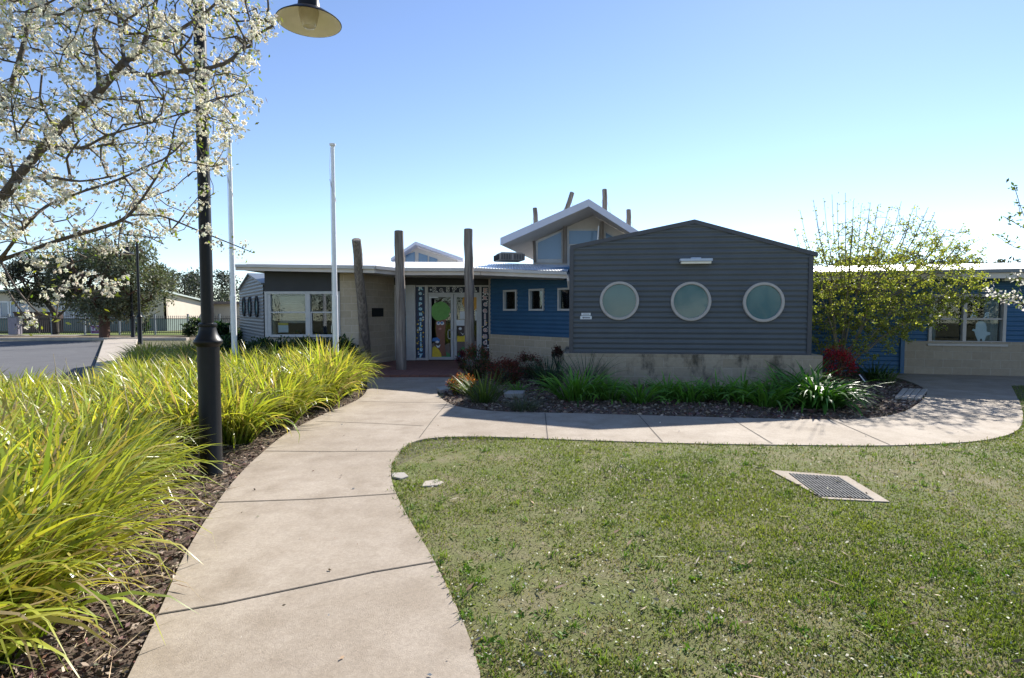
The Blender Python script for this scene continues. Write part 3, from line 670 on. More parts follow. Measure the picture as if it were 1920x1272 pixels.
mb = MB(); mb.box(g+Vector((-.03, -.012, .17)), (.02, .012, .19), rot=rot); mb.build('pale_edge', M['white'], e, .002)
mb = MB(); mb.tube([g+Vector((.02, .01, -.05)), g+Vector((.0, .01, .10))], .01, 6); mb.build('stake', M['steel'], e)
# drain grate
e = empty('drain_grate', tuple(sum(gq, Vector())/4), 'square concrete framed storm drain with a steel grate in the lawn', 'drain')
inn = [G(1478, 893), G(1574, 900), G(1640, 943), G(1536, 937)]
mb = MB(); up = Vector((0, 0, .045))
for i in range(4):
    j = (i+1) % 4; mb.hexa([gq[i]-up, gq[j]-up, inn[j]-up, inn[i]-up, gq[i]+up*.6, gq[j]+up*.6, inn[j]+up*.6, inn[i]+up*.6])
mb.build('concrete_surround', M['concrete'], e)
mb = MB(); mb.face([p+Vector((0, 0, .020)) for p in inn]); mb.build('pit_shade_sheet', M['pit_shade'], e)  # flat black sheet under the bars, its colour painting the drain's shade
mb = MB()
def lerp4(a, b): return (inn[0].lerp(inn[1], a)).lerp(inn[3].lerp(inn[2], a), b)
for i in range(15):
    t = (i+.5)/15; p, q = lerp4(t, 0.0), lerp4(t, 1.0); d = (q-p).normalized(); s = Vector((-d.y, d.x, 0))*.0065
    mb.prism([p-s, p+s, q+s, q-s], (0, 0, .007)); 
bmesh.ops.translate(mb.bm, verts=mb.bm.verts, vec=(0, 0, .026)); mb.build('grate_bars', M['galv'], e)
mb = MB()
for i in range(5):
    t = (i+.5)/5; p, q = lerp4(0, t), lerp4(1, t); d = (q-p).normalized(); s = Vector((-d.y, d.x, 0))*.005; mb.prism([p-s, p+s, q+s, q-s], (0, 0, .004))
bmesh.ops.translate(mb.bm, verts=mb.bm.verts, vec=(0, 0, .0255)); mb.build('cross_bars', M['galv'], e)
# ================================================================== BUILDINGS
CAM = Vector((0, 0, EYE))
class Wall:
    def __init__(s, p0, p1):
        s.p0 = Vector((p0[0], p0[1], 0)); q = Vector((p1[0], p1[1], 0)); s.L = (q-s.p0).length
        s.d = (q-s.p0).normalized(); s.n = Vector((s.d.y, -s.d.x, 0))
    def at(s, u, v):
        r = ray(u, v); t = (s.p0-Vector((0, 0, 0))).dot(s.n)/r.dot(s.n); p = CAM+r*t
        return (p-s.p0).dot(s.d), p.z
    def s(s_, u): return s_.at(u, 583)[0]
    def pt(s, a, z, o=0): return s.p0+s.d*a+s.n*o+Vector((0, 0, z))
    def box(s, mb, s0, s1, z0, z1, o0, o1):
        p = s.pt
        mb.hexa([p(s0, z0, o1), p(s1, z0, o1), p(s1, z0, o0), p(s0, z0, o0), p(s0, z1, o1), p(s1, z1, o1), p(s1, z1, o0), p(s0, z1, o0)])
    def poly(s, mb, pts, o0, o1): mb.prism([s.pt(a, z, o0) for a, z in pts], s.n*(o1-o0))
    def corr(s, mb, s0, s1, z0, z1, pitch=.112, amp=.011, o=0):
        n = max(2, int(round((z1-z0)/pitch*8))); rows = []
        for i in range(n+1):
            z = z0+(z1-z0)*i/n; f = o+amp*math.sin(2*math.pi*z/pitch)
            rows.append((mb.bm.verts.new(s.pt(s0, z, f)), mb.bm.verts.new(s.pt(s1, z, f))))
        for a, b in zip(rows, rows[1:]): mb.bm.faces.new((a[0], a[1], b[1], b[0])).smooth = True
    def ring(s, mb, cs, cz, prof, n=48):
        rings = [[mb.bm.verts.new(s.pt(cs+r*math.cos(2*math.pi*k/n), cz+r*math.sin(2*math.pi*k/n), o)) for k in range(n)] for r, o in prof]
        for a, b in zip(rings, rings[1:]+rings[:1]):
            for k in range(n): mb.bm.faces.new((a[k], a[(k+1) % n], b[(k+1) % n], b[k]))
    def disc(s, mb, cs, cz, r, o0, o1, n=40, rz=None):
        s.poly(mb, [(cs+r*math.cos(2*math.pi*k/n), cz+(rz or r)*math.sin(2*math.pi*k/n)) for k in range(n)], o0, o1)
    def text(s, mb, txt, cs, cz, size, o, extrude=.002, bold=0, sx=1.0, rot=0):
        b = text_verts(txt, size, extrude, bold)
        Mx = Matrix(((s.d.x, 0, s.n.x), (s.d.y, 0, s.n.y), (0, 1, 0)))
        c = s.pt(cs, cz, o); cr, sr = math.cos(rot), math.sin(rot)
        for v in b.verts:
            x, y = v.co.x*sx, v.co.y
            v.co = c+Mx@Vector((x*cr-y*sr, x*sr+y*cr, v.co.z))
        me = bpy.data.meshes.new('t'); b.to_mesh(me); b.free(); mb.bm.from_mesh(me); bpy.data.meshes.remove(me)
def part(name, m, root, fn, bevel=0, smooth=False, label=None):
    mb = MB(); fn(mb); o = mb.build(name, m, root, bevel, smooth)
    if label: o['label'] = label
    return o
def frame_rect(W, mb, s0, s1, z0, z1, w, o0, o1):
    W.box(mb, s0, s0+w, z0, z1, o0, o1); W.box(mb, s1-w, s1, z0, z1, o0, o1)
    W.box(mb, s0+w, s1-w, z0, z0+w, o0, o1); W.box(mb, s0+w, s1-w, z1-w, z1, o0, o1)
# ---------------------------------------------------------------- main school building
SB = empty('school_building', (-1.5, 17, 0), 'low school building with a white flat eave, entrance doors and raised gabled roof', 'building')
# office window wall
OW = Wall((-6.76, 15.5), (-4.21, 15.5))
s1 = OW.s(638)
part('upper_band', M['grey_board'], SB, lambda mb: OW.box(mb, 0, s1, 2.13, 2.72, -.12, 0))
part('office_wall', M['block'], SB, lambda mb: (OW.box(mb, 0, s1, 0, .86, -.2, -.01), OW.box(mb, s1, OW.L, 0, 2.74, -.2, 0)))
def side_l(mb):
    W = Wall((-6.75, 21), (-6.75, 15.63)); W.box(mb, 0, W.L, 0, 2.71, -.2, -.0)
part('side_wall', M['block'], SB, side_l)
zt = 2.13; zb = .88
wf = part('office_window', M['frame_w'], SB, lambda mb: (frame_rect(OW, mb, .0, s1-.0, zb, zt-.003, .07, -.10, .03), OW.box(mb, .07, .16, zb+.07, zt-.08, -.09, .022), OW.box(mb, OW.s(573), OW.s(582), zb+.07, zt-.075, -.09, .025)), .004)
sm = OW.s(577); zr = OW.at(577, 586)[1]
def ow_rails(mb):
    OW.box(mb, .16, OW.s(573), zr-.02, zr+.02, -.07, .012); OW.box(mb, OW.s(582), s1-.07, zr-.02, zr+.02, -.07, .012)
    OW.box(mb, OW.s(582), OW.s(582)+.035, zb+.07, zr-.02, -.07, .01)
part('rail', M['frame_w'], wf, ow_rails, .003)
part('pane', M['glass'], wf, lambda mb: (OW.box(mb, .162, OW.s(573)-.002, zb+.06, zt-.07, -.045, -.040), OW.box(mb, OW.s(582)+.002, s1-.072, zb+.06, zt-.07, -.045, -.040)))
part('blind', mat('beige_blind', (.42, .37, .31), .9), wf, lambda mb: [OW.box(mb, .18, OW.s(571), zr-.3+k*.05, zr-.3+k*.05+.046, -.30-.002*k, -.29-.002*k) for k in range(int((zt-.1-zr+.3)/.05))])
# room behind
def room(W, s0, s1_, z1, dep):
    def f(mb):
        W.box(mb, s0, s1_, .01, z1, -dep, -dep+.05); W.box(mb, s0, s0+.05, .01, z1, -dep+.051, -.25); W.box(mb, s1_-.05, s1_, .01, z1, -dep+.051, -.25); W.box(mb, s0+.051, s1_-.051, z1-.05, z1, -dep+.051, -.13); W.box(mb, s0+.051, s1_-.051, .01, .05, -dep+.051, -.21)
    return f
part('office_room', M['dark'], SB, room(OW, .22, s1+.3, 2.6, 2.4))
def notice(mb): OW.box(mb, OW.s(517), OW.s(536), OW.at(525, 624)[1], OW.at(525, 610)[1], -.15, -.14)
part('notice', M['paper'], wf, notice); part('notice_heading', M['pyellow'], wf, lambda mb: OW.box(mb, OW.s(517), OW.s(536), OW.at(525, 611)[1]+.01, OW.at(525, 606)[1], -.15, -.139))
# entrance side wall of limestone block, turning in to the doors
ES = Wall((-4.21, 15.5), (-3.58, 17.3))
part('entrance_side_wall', M['block'], SB, lambda mb: ES.box(mb, 0, ES.L, 0, 2.74, -.2, 0))
part('wall_plaque', M['black'], SB, lambda mb: ES.box(mb, ES.s(697), ES.s(717.5), ES.at(707, 594)[1], ES.at(707, 578)[1], .002, .03), .004, label='dark square plaque on the limestone wall')
# entrance front
DW = Wall((-3.58, 17.3), (-.60, 17.3)); fz = .085
part('door_beam', M['grey_board'], SB, lambda mb: DW.box(mb, -.05, DW.L+.1, 2.38, 2.76, -.2, .02))
part('entrance_column', M['frame_w'], SB, lambda mb: (DW.box(mb, DW.s(762), DW.s(779.5), fz, 2.38, -.12, .06), DW.box(mb, DW.s(735), DW.s(742), fz, 2.38, -.10, .02)), .006)
ztr = DW.at(850, 552)[1]
EF = part('entrance_frame', M['frame_w'], SB, lambda mb: (
    DW.box(mb, DW.s(797), DW.s(803), fz, 2.379, -.06, .02), DW.box(mb, DW.s(899), DW.s(903), fz, 2.379, -.06, .02), DW.box(mb, DW.s(917), DW.s(921), fz, 2.379, -.06, .02),
    DW.box(mb, DW.s(779.6), DW.s(797)-.002, fz, fz+.07, -.06, .015), DW.box(mb, DW.s(903)+.002, DW.s(917)-.002, fz, fz+.07, -.06, .015),
    DW.box(mb, DW.s(779.6), DW.s(797)-.002, 2.33, 2.376, -.06, .015), DW.box(mb, DW.s(803)+.002, DW.s(899)-.002, 2.33, 2.376, -.06, .015), DW.box(mb, DW.s(903)+.002, DW.s(917)-.002, 2.33, 2.376, -.06, .015),
    DW.box(mb, DW.s(803)+.002, DW.s(899)-.002, ztr, ztr+.05, -.06, .014)), .004)
part('sidelight', M['pnavy'], SB, lambda mb: (DW.box(mb, DW.s(780), DW.s(797), fz+.07, 2.33, -.03, -.02)))
part('sidelight', M['pdark'], SB, lambda mb: (DW.box(mb, DW.s(903), DW.s(917), fz+.07, 2.33, -.03, -.02)))
part('sidelight', M['glass_blue'], SB, lambda mb: (DW.box(mb, DW.s(742), DW.s(762), fz, 2.38, -.03, -.02)))
part('blue_strip', M['pcyan'], SB, lambda mb: DW.box(mb, DW.s(759), DW.s(762), .5, 1.45, -.01, .0))
part('transom', M['pdark'], SB, lambda mb: DW.box(mb, DW.s(803), DW.s(899), ztr+.05, 2.33, -.03, -.02))
def letter(ch, cs, cz, size, back, front, sx=1.0):
    l = part('letter', M[front], SB, lambda mb: DW.text(mb, ch, cs, cz, size, -.006, .002, .002, sx))
    part('letter_outline', M[back], l, lambda mb: DW.text(mb, ch, cs, cz, size, -.012, .002, .015, sx))
def col_text(word, u, v0, v1, size, back, front):
    n = len(word); c = DW.s(u); z0 = DW.at(u, v0)[1]; z1 = DW.at(u, v1)[1]
    for i, ch in enumerate(word): letter(ch, c+random.Random(i).uniform(-.008, .008), z0+(z1-z0)*(i+.5)/n, size, back, front, 1.15)
col_text('Responsibility', 788.5, 535.5, 670, .155, 'pcyan', 'pwhite')
col_text('Excellence', 909.5, 540, 660, .21, 'pwhite', 'ppink')
for i, ch in enumerate('ReSPeCt'): letter(ch, DW.s(815+i*12.4), DW.at(850, 543.5)[1], .19, 'pwhite', 'pdark')
def flowers(mb, u0, u1, v0, v1, n, seed):
    r = random.Random(seed)
    for i in range(n):
        u, v = r.uniform(u0, u1), r.uniform(v0, v1); a, z = DW.at(u, v); DW.disc(mb, a, z, r.uniform(.012, .03), -.019, -.014, 7)
part('painted_flowers', M['pyellow'], SB, lambda mb: (flowers(mb, 781, 796, 585, 655, 26, 1), flowers(mb, 904, 916, 590, 640, 10, 2)))
part('painted_flowers', M['pwhite'], SB, lambda mb: (flowers(mb, 781, 796, 540, 665, 14, 3), flowers(mb, 904, 916, 540, 675, 12, 4), flowers(mb, 805, 898, 539, 549, 9, 5)))
def door(u0, u1, name_hinge):
    s0, s1_ = DW.s(u0), DW.s(u1)
    d = part('door', M['frame_w'], SB, lambda mb: frame_rect(DW, mb, s0, s1_, fz+.015, ztr-.004, .085, -.055, .006), .005)
    part('pane', M['glass'], d, lambda mb: DW.box(mb, s0+.084, s1_-.084, fz+.10, ztr-.09, -.03, -.022))
    return d
DL = door(803.5, 850.2, 'l'); DR = door(851, 898.8, 'r')
def dshape(d, name, m, f): part(name, M[m], d, f)
def pxpoly(pts): return [DW.at(u, v) for u, v in pts]
def dp(d, name, m, pts, o=-.018, th=.003): part(name, M[m], d, lambda mb: DW.poly(mb, pxpoly(pts), o, o+th))
def blob(cu, cv, ru, rv, n=22, seed=0, jit=.1, a0=0, a1=6.283):
    r = random.Random(seed); return [(cu+ru*math.cos(a0+(a1-a0)*k/n)*(1+r.uniform(-jit, jit)), cv+rv*math.sin(a0+(a1-a0)*k/n)*(1+r.uniform(-jit, jit))) for k in range(n)]
def mural(d, items):
    by = {}
    for nm, m, pts, lay in items: by.setdefault((nm, m), []).append((pts, lay))
    for (nm, m), L_ in by.items():
        def f(mb):
            for pts, lay in L_: DW.poly(mb, pxpoly(pts), -.021+lay*.004, -.021+lay*.004+.003)
        part(nm, M[m], d, f)
mural(DL, [('painted_ground', 'pground', [(809, 671), (809, 645), (818, 640), (832, 648), (843, 643), (844, 671)], 0), ('painted_grass', 'pleaf', [(814, 671), (822, 655), (834, 659), (844, 664), (844, 671)], 1),
    ('painted_trunk', 'pbrown', [(822, 668), (820, 640), (817, 622), (817, 606), (820, 590), (834, 590), (836, 606), (834, 625), (834, 650), (837, 668)], 2), ('painted_crown', 'pgreen', blob(825, 584, 18.5, 17.5, 24, 2, .07), 3),
    ('painted_eyes', 'pwhite', blob(822, 606.5, 3.6, 3.4, 14, 1, 0), 4), ('painted_eyes', 'pwhite', blob(829, 606.5, 3.6, 3.4, 14, 1, 0), 4), ('painted_pupils', 'pblue', blob(822.3, 605.6, 2, 2, 10, 1, 0), 5), ('painted_pupils', 'pblue', blob(828.6, 605.6, 2, 2, 10, 1, 0), 5),
    ('painted_mouth', 'ppink', blob(825, 617, 3, 2, 10, 1, 0), 4),
    ('painted_shirt', 'pyellow', [(810, 671), (811, 652), (815, 649), (822, 655), (827, 663), (828, 671)], 4), ('painted_face', 'pskin', blob(819.5, 644, 5.5, 7, 16, 4, .05), 5), ('painted_hat', 'pblue', [(809, 640), (812, 634), (820, 633), (825, 637), (824, 641)], 6),
    ('painted_smile', 'pwhite', [(817, 647), (822, 649), (826, 646), (824, 652), (820, 652)], 7), ('painted_eyes', 'pwhite', blob(820, 641.5, 3.4, 2.2, 12, 1, 0), 7), ('closing_plate', 'paper', [(805.5, 557), (822, 557), (822, 559), (805.5, 559)], 8)])
mural(DR, [('painted_ground', 'pground', [(857, 671), (857, 640), (870, 636), (893, 640), (893, 671)], 0), ('painted_grass', 'pleaf', [(857, 671), (860, 658), (868, 650), (880, 660), (893, 652), (893, 671)], 1), ('painted_water', 'pblue', [(857, 672), (862, 666), (880, 670), (893, 668), (893, 672)], 2),
    ('painted_sun', 'porange', blob(883, 566, 16, 18, 20, 7, .05), 1), ('painted_shirt', 'pyellow', [(857, 641), (857, 630), (864, 631), (872, 629), (872, 641)], 3), ('painted_face', 'pskin', blob(866, 619, 9, 12, 18, 8, .05), 4),
    ('painted_eyes', 'pwhite', blob(863, 616.5, 3, 2.7, 12, 1, 0), 5), ('painted_smile', 'pwhite', [(863, 623), (868, 627), (870, 624), (868, 629)], 5), ('paper_notice', 'paper', [(862, 584), (873, 584), (873, 599), (862, 599)], 6), ('paper_notice', 'paper', [(854.8, 600), (871, 600), (871, 611), (856, 611)], 7), ('paper_notice', 'paper', [(891, 584), (893.5, 584), (893.5, 601), (891, 601)], 6)])
for d, uu in ((DL, 840.5), (DR, 855.5)):
    a = DW.s(uu); zh0 = DW.at(850, 635)[1]; zh1 = DW.at(850, 619)[1]; sgn = 1 if d is DL else -1; b_ = DW.s(847.6 if d is DL else 853.6)
    part('handle', M['frame_w'], d, lambda mb: mb.tube([DW.pt(b_, zh1, .006), DW.pt(b_, zh1, .07), DW.pt(a+.02*sgn, zh1, .075), DW.pt(a, zh1-.03, .075), DW.pt(a, zh0+.03, .075), DW.pt(a+.02*sgn, zh0, .075), DW.pt(b_, zh0, .07), DW.pt(b_, zh0, .006)], .014, 8), smooth=True)
part('entrance_hall', M['dark'], SB, room(DW, -.1, DW.L-.1, 2.5, 3.2))
# blue wall with small square windows
BW = Wall((-.638, 16.9), (1.70, 14.44))
zbl = .90
WIN = [(945, 970, 545.5, 582), (993, 1021, 543, 582.5), (1047, 1078, 540, 583)]
wr = []
for a, b, c, d_ in WIN:
    m_ = (a+b)/2; wr.append((BW.s(a), BW.s(b), BW.at(m_, d_)[1], BW.at(m_, c)[1]))
zlo = min(w[2] for w in wr); zhi = max(w[3] for w in wr)
def bluewall(mb):
    BW.corr(mb, 0, BW.L, zbl, zlo+.02); BW.corr(mb, 0, BW.L, zhi-.02, 2.74)
    cur = 0
    for a, b, _, _ in wr: BW.corr(mb, cur, a+.02, zlo+.02, zhi-.02); cur = b-.02
    BW.corr(mb, cur, BW.L, zlo+.02, zhi-.02)
part('blue_wall', M['blue'], SB, bluewall, smooth=True)
part('blue_wall_base', M['block'], SB, lambda mb: BW.box(mb, -.02, BW.L, 0, zbl, -.2, .05))
part('corner_trim', M['frame'], SB, lambda mb: BW.box(mb, -.06, 0.0, zbl, 2.7, -.1, .03))
for a, b, c, d_ in wr:
    w = part('small_window', M['frame_w'], SB, lambda mb: frame_rect(BW, mb, a, b, zlo, zhi, .05, -.10, .045), .004)
    part('pane', M['glass'], w, lambda mb: BW.box(mb, a+.045, b-.045, zlo+.045, zhi-.045, -.03, -.025))
part('passage', M['dark'], SB, room(BW, .2, BW.L-.05, 2.5, 1.1))
# roof, fascia and soffit
EV = [(440, 14.8, 496, 507), (703, 14.8, 499, 512), (745, 15.6, 503, 516), (900, 15.0, 503.5, 516), (1064.5, 13.55, 510, 522.5)]
ET = [P(u, v, Y) for u, Y, v, _ in EV]; EB = [P(u, v, Y) for u, Y, _, v in EV]
def fascia(mb, lo, hi, th, inset=0):
    for i in range(len(EV)-1):
        a, b = Vector((ET[i].x, ET[i].y, 0)), Vector((ET[i+1].x, ET[i+1].y, 0)); d = (b-a).normalized(); n = Vector((-d.y, d.x, 0))
        z = lambda k, t: EB[k].z+(ET[k].z-EB[k].z)*t
        q = lambda k, p, t, o: Vector((p.x, p.y, z(k, t)))+n*o
        mb.hexa([q(i, a, lo, inset), q(i+1, b, lo, inset), q(i+1, b, lo, inset+th), q(i, a, lo, inset+th), q(i, a, hi, inset), q(i+1, b, hi, inset), q(i+1, b, hi, inset+th), q(i, a, hi, inset+th)])
part('fascia', M['fascia'], SB, lambda mb: fascia(mb, 0, .62, .05, .03))
part('gutter', M['gutter'], SB, lambda mb: fascia(mb, .55, 1.0, .10, -.05))
RZ = 3.32
ridge = [Vector((-9.6, 20.0, RZ)), Vector((-5.2, 20.0, RZ)), Vector((-3.9, 20.0, RZ)), Vector((-1.0, 20, RZ-.02)), Vector((1.75, 17.2, P(1063, 497.5, 17.2).z))]
def roof(mb):
    for i in range(4):
        a, b = ET[i]+Vector((0, .03, .012)), ET[i+1]+Vector((0, .03, .012)); c, d = ridge[i+1], ridge[i]
        mb.face([a, b, c, d])
    mb.face([ridge[0], ridge[3], Vector((-1, 28, 2.7)), Vector((-9.6, 28, 2.7))])
    mb.face([ridge[3], ridge[4], Vector((8.5, 17.2, 3.0)), Vector((8.5, 28, 2.7)), Vector((-1, 28, 2.7))])
m, nt, N_, L_, B_ = nodes('corrugated_roof')
tc = N_.new('ShaderNodeTexCoord'); wv = N_.new('ShaderNodeTexWave'); wv.inputs['Scale'].default_value = 4.2; wv.bands_direction = 'X'
L_.new(tc.outputs['Object'], wv.inputs['Vector']); bp = N_.new('ShaderNodeBump'); bp.inputs['Strength'].default_value = .8; bp.inputs['Distance'].default_value = .03
L_.new(wv.outputs['Fac'], bp.inputs['Height']); L_.new(bp.outputs[0], B_.inputs['Normal']); B_.inputs['Base Color'].default_value = (.70, .71, .72, 1); B_.inputs['Roughness'].default_value = .35; B_.inputs['Metallic'].default_value = .2
M['roofc'] = m
part('roof', M['roofc'], SB, roof)
def soffit(mb):
    for i in range(4):
        a, b = EB[i]+Vector((0, .05, .03)), EB[i+1]+Vector((0, .05, .03)); mb.face([a, b, Vector((b.x, 18.0, b.z)), Vector((a.x, 18.0, a.z))])
part('soffit', M['soffit'], SB, soffit)
part('downpipe', M['fascia'], SB, lambda mb: mb.tube([P(1065.5, 515, 13.4), P(1066, 526, 13.4), P(1068, 540, 13.6)], .04, 10), smooth=True)
# raised gabled roof light
tip = P(938, 459, 17); pk = P(1104, 386, 17); rt = P(1232, 468, 18.0)
bk = Vector((.23, 1, 0))*8; drop = Vector((0, 0, -.09*8))
th = Vector((0, 0, .21)); wl = P(1000, 487, 19.6)
ax = (wl-tip); ax = ax/ax.y
def up_roof(mb, o0, o1, inset=0):
    for a, b in ((tip, pk), (pk, rt)):
        a2 = a+bk*.9; b2 = b+(bk*.9)
        i = Vector((0, inset, 0)); a_, b_ = a+i, b+i
        z0, z1 = Vector((0, 0, o0)), Vector((0, 0, o1))
        mb.hexa([a_+z0, b_+z0, b2+z0, a2+z0, a_+z1, b_+z1, b2+z1, a2+z1])
UR = part('upper_roof', M['roof'], SB, lambda mb: up_roof(mb, .14, .20))
part('upper_soffit', M['soffit'], SB, lambda mb: up_roof(mb, .0, .137, .04))
def up_fascia(mb):
    for a, b in ((tip, pk), (pk, rt)): 
        y = Vector((0, .03, 0)); z0, z1 = Vector((0, 0, -.02)), Vector((0, 0, .19))
        mb.hexa([a+z0-y*.5, b+z0-y*.5, b+z0+y, a+z0+y, a+z1-y*.5, b+z1-y*.5, b+z1+y, a+z1+y])
part('upper_fascia', M['barge'], SB, up_fascia)
UW = Wall((P(1000, 487, 18.6).x, 18.6), (4.6, 18.6))
up = lambda pts: [UW.at(u, v) for u, v in pts]
part('upper_wall', M['soffit'], SB, lambda mb: UW.poly(mb, up([(1000, 520), (1000, 455), (1060, 427), (1112, 404), (1160, 432), (1200, 456), (1200, 520)]), -.15, -.05))
def uwin(pts, fpts):
    w = part('upper_window', M['frame_w'], SB, lambda mb: UW.poly(mb, up(fpts), -.049, .0), .004)
    part('pane', M['glass_blue'], w, lambda mb: UW.poly(mb, up(pts), -.02, .008))
uwin([(1008.5, 486), (1008.5, 455.5), (1052.5, 435.5), (1052.5, 486)], [(1004, 493), (1004, 453), (1056, 430), (1056, 493)])
uwin([(1067, 458), (1067, 433), (1120, 433), (1120, 457)], [(1063, 461), (1063, 429), (1124, 429), (1124, 461)])
uwin([(1068, 500), (1068, 464), (1120, 464), (1120, 500)], [(1063, 505), (1063, 461.2), (1124, 461.2), (1124, 505)])
uwin([(1136, 460), (1136, 437), (1158, 449), (1158, 460)], [(1133, 465), (1133, 433), (1163, 448), (1163, 465)])
for u0, v0, u1, v1, Y, r, lab in ((1059, 494, 1059.5, 425, 18.4, .072, 0), (1128, 480, 1128, 416, 18.4, .072, 0), (1003, 492, 1001.5, 452, 18.4, .05, 0)):
    part('log_column', M['log'], SB, lambda mb: mb.tube([P(u0, v0, Y), P(u0*.5+u1*.5, (v0+v1)/2, Y), P(u1, v1, Y)], [r, r*.97, r*.95], 12), smooth=True)
part('vent_pipe', M['white'], SB, lambda mb: mb.tube([P(1119.5, 462, 17.9), P(1122.5, 424, 17.9)], .022, 8), smooth=True)
for (u0, v0, u1, v1, Y, r) in ((1005, 435, 1003, 390, 20.4, .085), (1055, 415, 1073, 361, 20.4, .085), (1134, 405, 1133.5, 355, 20.4, .09), (1178.5, 440, 1178.5, 393, 20.4, .085)):
    a, b = P(u0, v0, Y), P(u1, v1, Y); dn = (a-b).normalized()
    lp = part('log_post', M['log'], SB, lambda mb: mb.tube([a+dn*.6, a.lerp(b, .3), a.lerp(b, .7)+Vector((.01, 0, 0)), b-(b-a)*.02, b], [r, r*.98, r, r*.96, r*.8], 14, jit=.03), smooth=True)
    def wires(mb):
        k = a.lerp(b, .80)
        for ex in (-1, 1):
            e_ = Vector((k.x+ex*(.75 if u0 > 1050 and u0 < 1060 and ex < 0 else .38), k.y+.1, a.z-.25+(-.2 if ex < 0 and u0 < 1060 else 0))); mb.tube([k, e_], .004, 4)
    part('stay_wire', M['steel'], lp, wires)
# small gable behind
g0, g1, g2 = P(733, 490, 24), P(779, 459, 24), P(868, 490, 24)
def lroof(mb, o0, o1, y0):
    for a, b in ((g0, g1), (g1, g2)):
        y = Vector((0, y0, 0)); L8 = Vector((0, 4, 0)); z0, z1 = Vector((0, 0, o0)), Vector((0, 0, o1))
        mb.hexa([a+y+z0, b+y+z0, b+L8+z0, a+L8+z0, a+y+z1, b+y+z1, b+L8+z1, a+L8+z1])
part('lantern_roof', M['barge'], SB, lambda mb: lroof(mb, 0, .13, 0))
LW = Wall((g0.x+.3, 24.7), (g2.x-.3, 24.7)); lu = lambda pts: [LW.at(u, v) for u, v in pts]
part('lantern_wall', M['soffit'], SB, lambda mb: LW.poly(mb, lu([(742, 512), (742, 488), (779, 464), (858, 489), (858, 512)]), -.1, 0))
for pts in ([(746, 500), (746, 488), (758, 480), (758, 500)], [(761, 500), (761, 478.5), (778, 472.5), (778, 500)], [(785, 500), (785, 474.5), (802, 480), (802, 500)], [(805, 500), (805, 481), (820, 486), (820, 500)]):
    part('lantern_window', M['glass_blue'], SB, lambda mb: LW.poly(mb, lu(pts), .002, .03))
# ---------------------------------------------------------------- porthole wing
PW = Wall((1.265, 12.3), (6.19, 11.72))
pA = PW.at(1069, 462); pK = PW.at(1302, 413); pB = PW.at(1533, 475); LWW = PW.L
Z0 = PW.at(1300, 663)[1]
def gable(mb):
    PW.corr(mb, 0, LWW, Z0, pK[1]+.05)
    for (s0, z0), (s1_, z1) in ((pA, pK), (pK, pB)):
        a, b = PW.pt(s0, z0), PW.pt(s1_, z1); nn = (b-a).cross(PW.n).normalized()
        if nn.z < 0: nn = -nn
        bmesh.ops.bisect_plane(mb.bm, geom=list(mb.bm.verts)+list(mb.bm.edges)+list(mb.bm.faces), plane_co=a, plane_no=nn, clear_outer=True)
GW = part('gable_wall', M['charcoal'], SB, gable, smooth=True, label='charcoal corrugated gable wall with three portholes')
def wing_shell(mb):
    bkv = -PW.n*6.0
    for (s0, z0), (s1_, z1) in ((pA, pK), (pK, pB)):
        a, b = PW.pt(s0, z0, -.03), PW.pt(s1_, z1, -.03); t = Vector((0, 0, .03)); mb.hexa([a-t, b-t, b+bkv-t, a+bkv-t, a+t*0, b+t*0, b+bkv, a+bkv])
part('wing_roof', M['charcoal'], SB, wing_shell)
def wing_sides(mb):
    for s0, z in ((0.02, pA[1]), (LWW-.02, pB[1])):
        a = PW.pt(s0, 0, -.05); b = PW.pt(s0, 0, -6); zz = Vector((0, 0, z-.06)); mb.prism([a, b, b+zz, a+zz], PW.d*.02*(1 if s0 < 1 else -1))
    a = PW.pt(.04, 0, -6); b = PW.pt(LWW-.04, 0, -6); mb.prism([a, b, b+Vector((0, 0, pB[1]-.1)), a+Vector((0, 0, pA[1]-.1))], PW.n*.02)
part('wing_side_wall', M['blue'], SB, wing_sides)
def barge(mb):
    for (s0, z0), (s1_, z1) in ((pA, pK), (pK, pB)):
        PW.poly(mb, [(s0, z0-.075), (s1_, z1-.075), (s1_, z1+.012), (s0, z0+.012)], -.04, .028)
part('barge_capping', M['charcoal_trim'], SB, barge)
part('corner_trim', M['charcoal_trim'], SB, lambda mb: PW.box(mb, -.02, .07, Z0, pA[1]-.06, -.05, .026))
part('corner_trim', M['charcoal_trim'], SB, lambda mb: PW.box(mb, LWW-.07, LWW+.02, Z0, pB[1]-.06, -.05, .026))
part('flashing', M['charcoal_trim'], SB, lambda mb: PW.box(mb, -.02, LWW+.02, Z0-.012, Z0+.022, -.05, .032))
part('stained_base_wall', M['block_stain'], SB, lambda mb: PW.box(mb, PW.s(1057.5), PW.s(1541), -.1, Z0-.013, -6, .10), label='stained limestone block plinth under the corrugated gable')
for (u, v) in ((1161, 564.5), (1295, 565.5), (1431, 567)):
    cs, cz = PW.at(u, v)
    w = part('porthole_window', M['frame'], SB, lambda mb: PW.ring(mb, cs, cz, [(.415, -.02), (.415, .048), (.405, .056), (.365, .056), (.357, .048), (.352, .0), (.352, -.02)]), smooth=True)
    part('pane', M['frosted'], w, lambda mb: PW.disc(mb, cs, cz, .353, .014, .018))
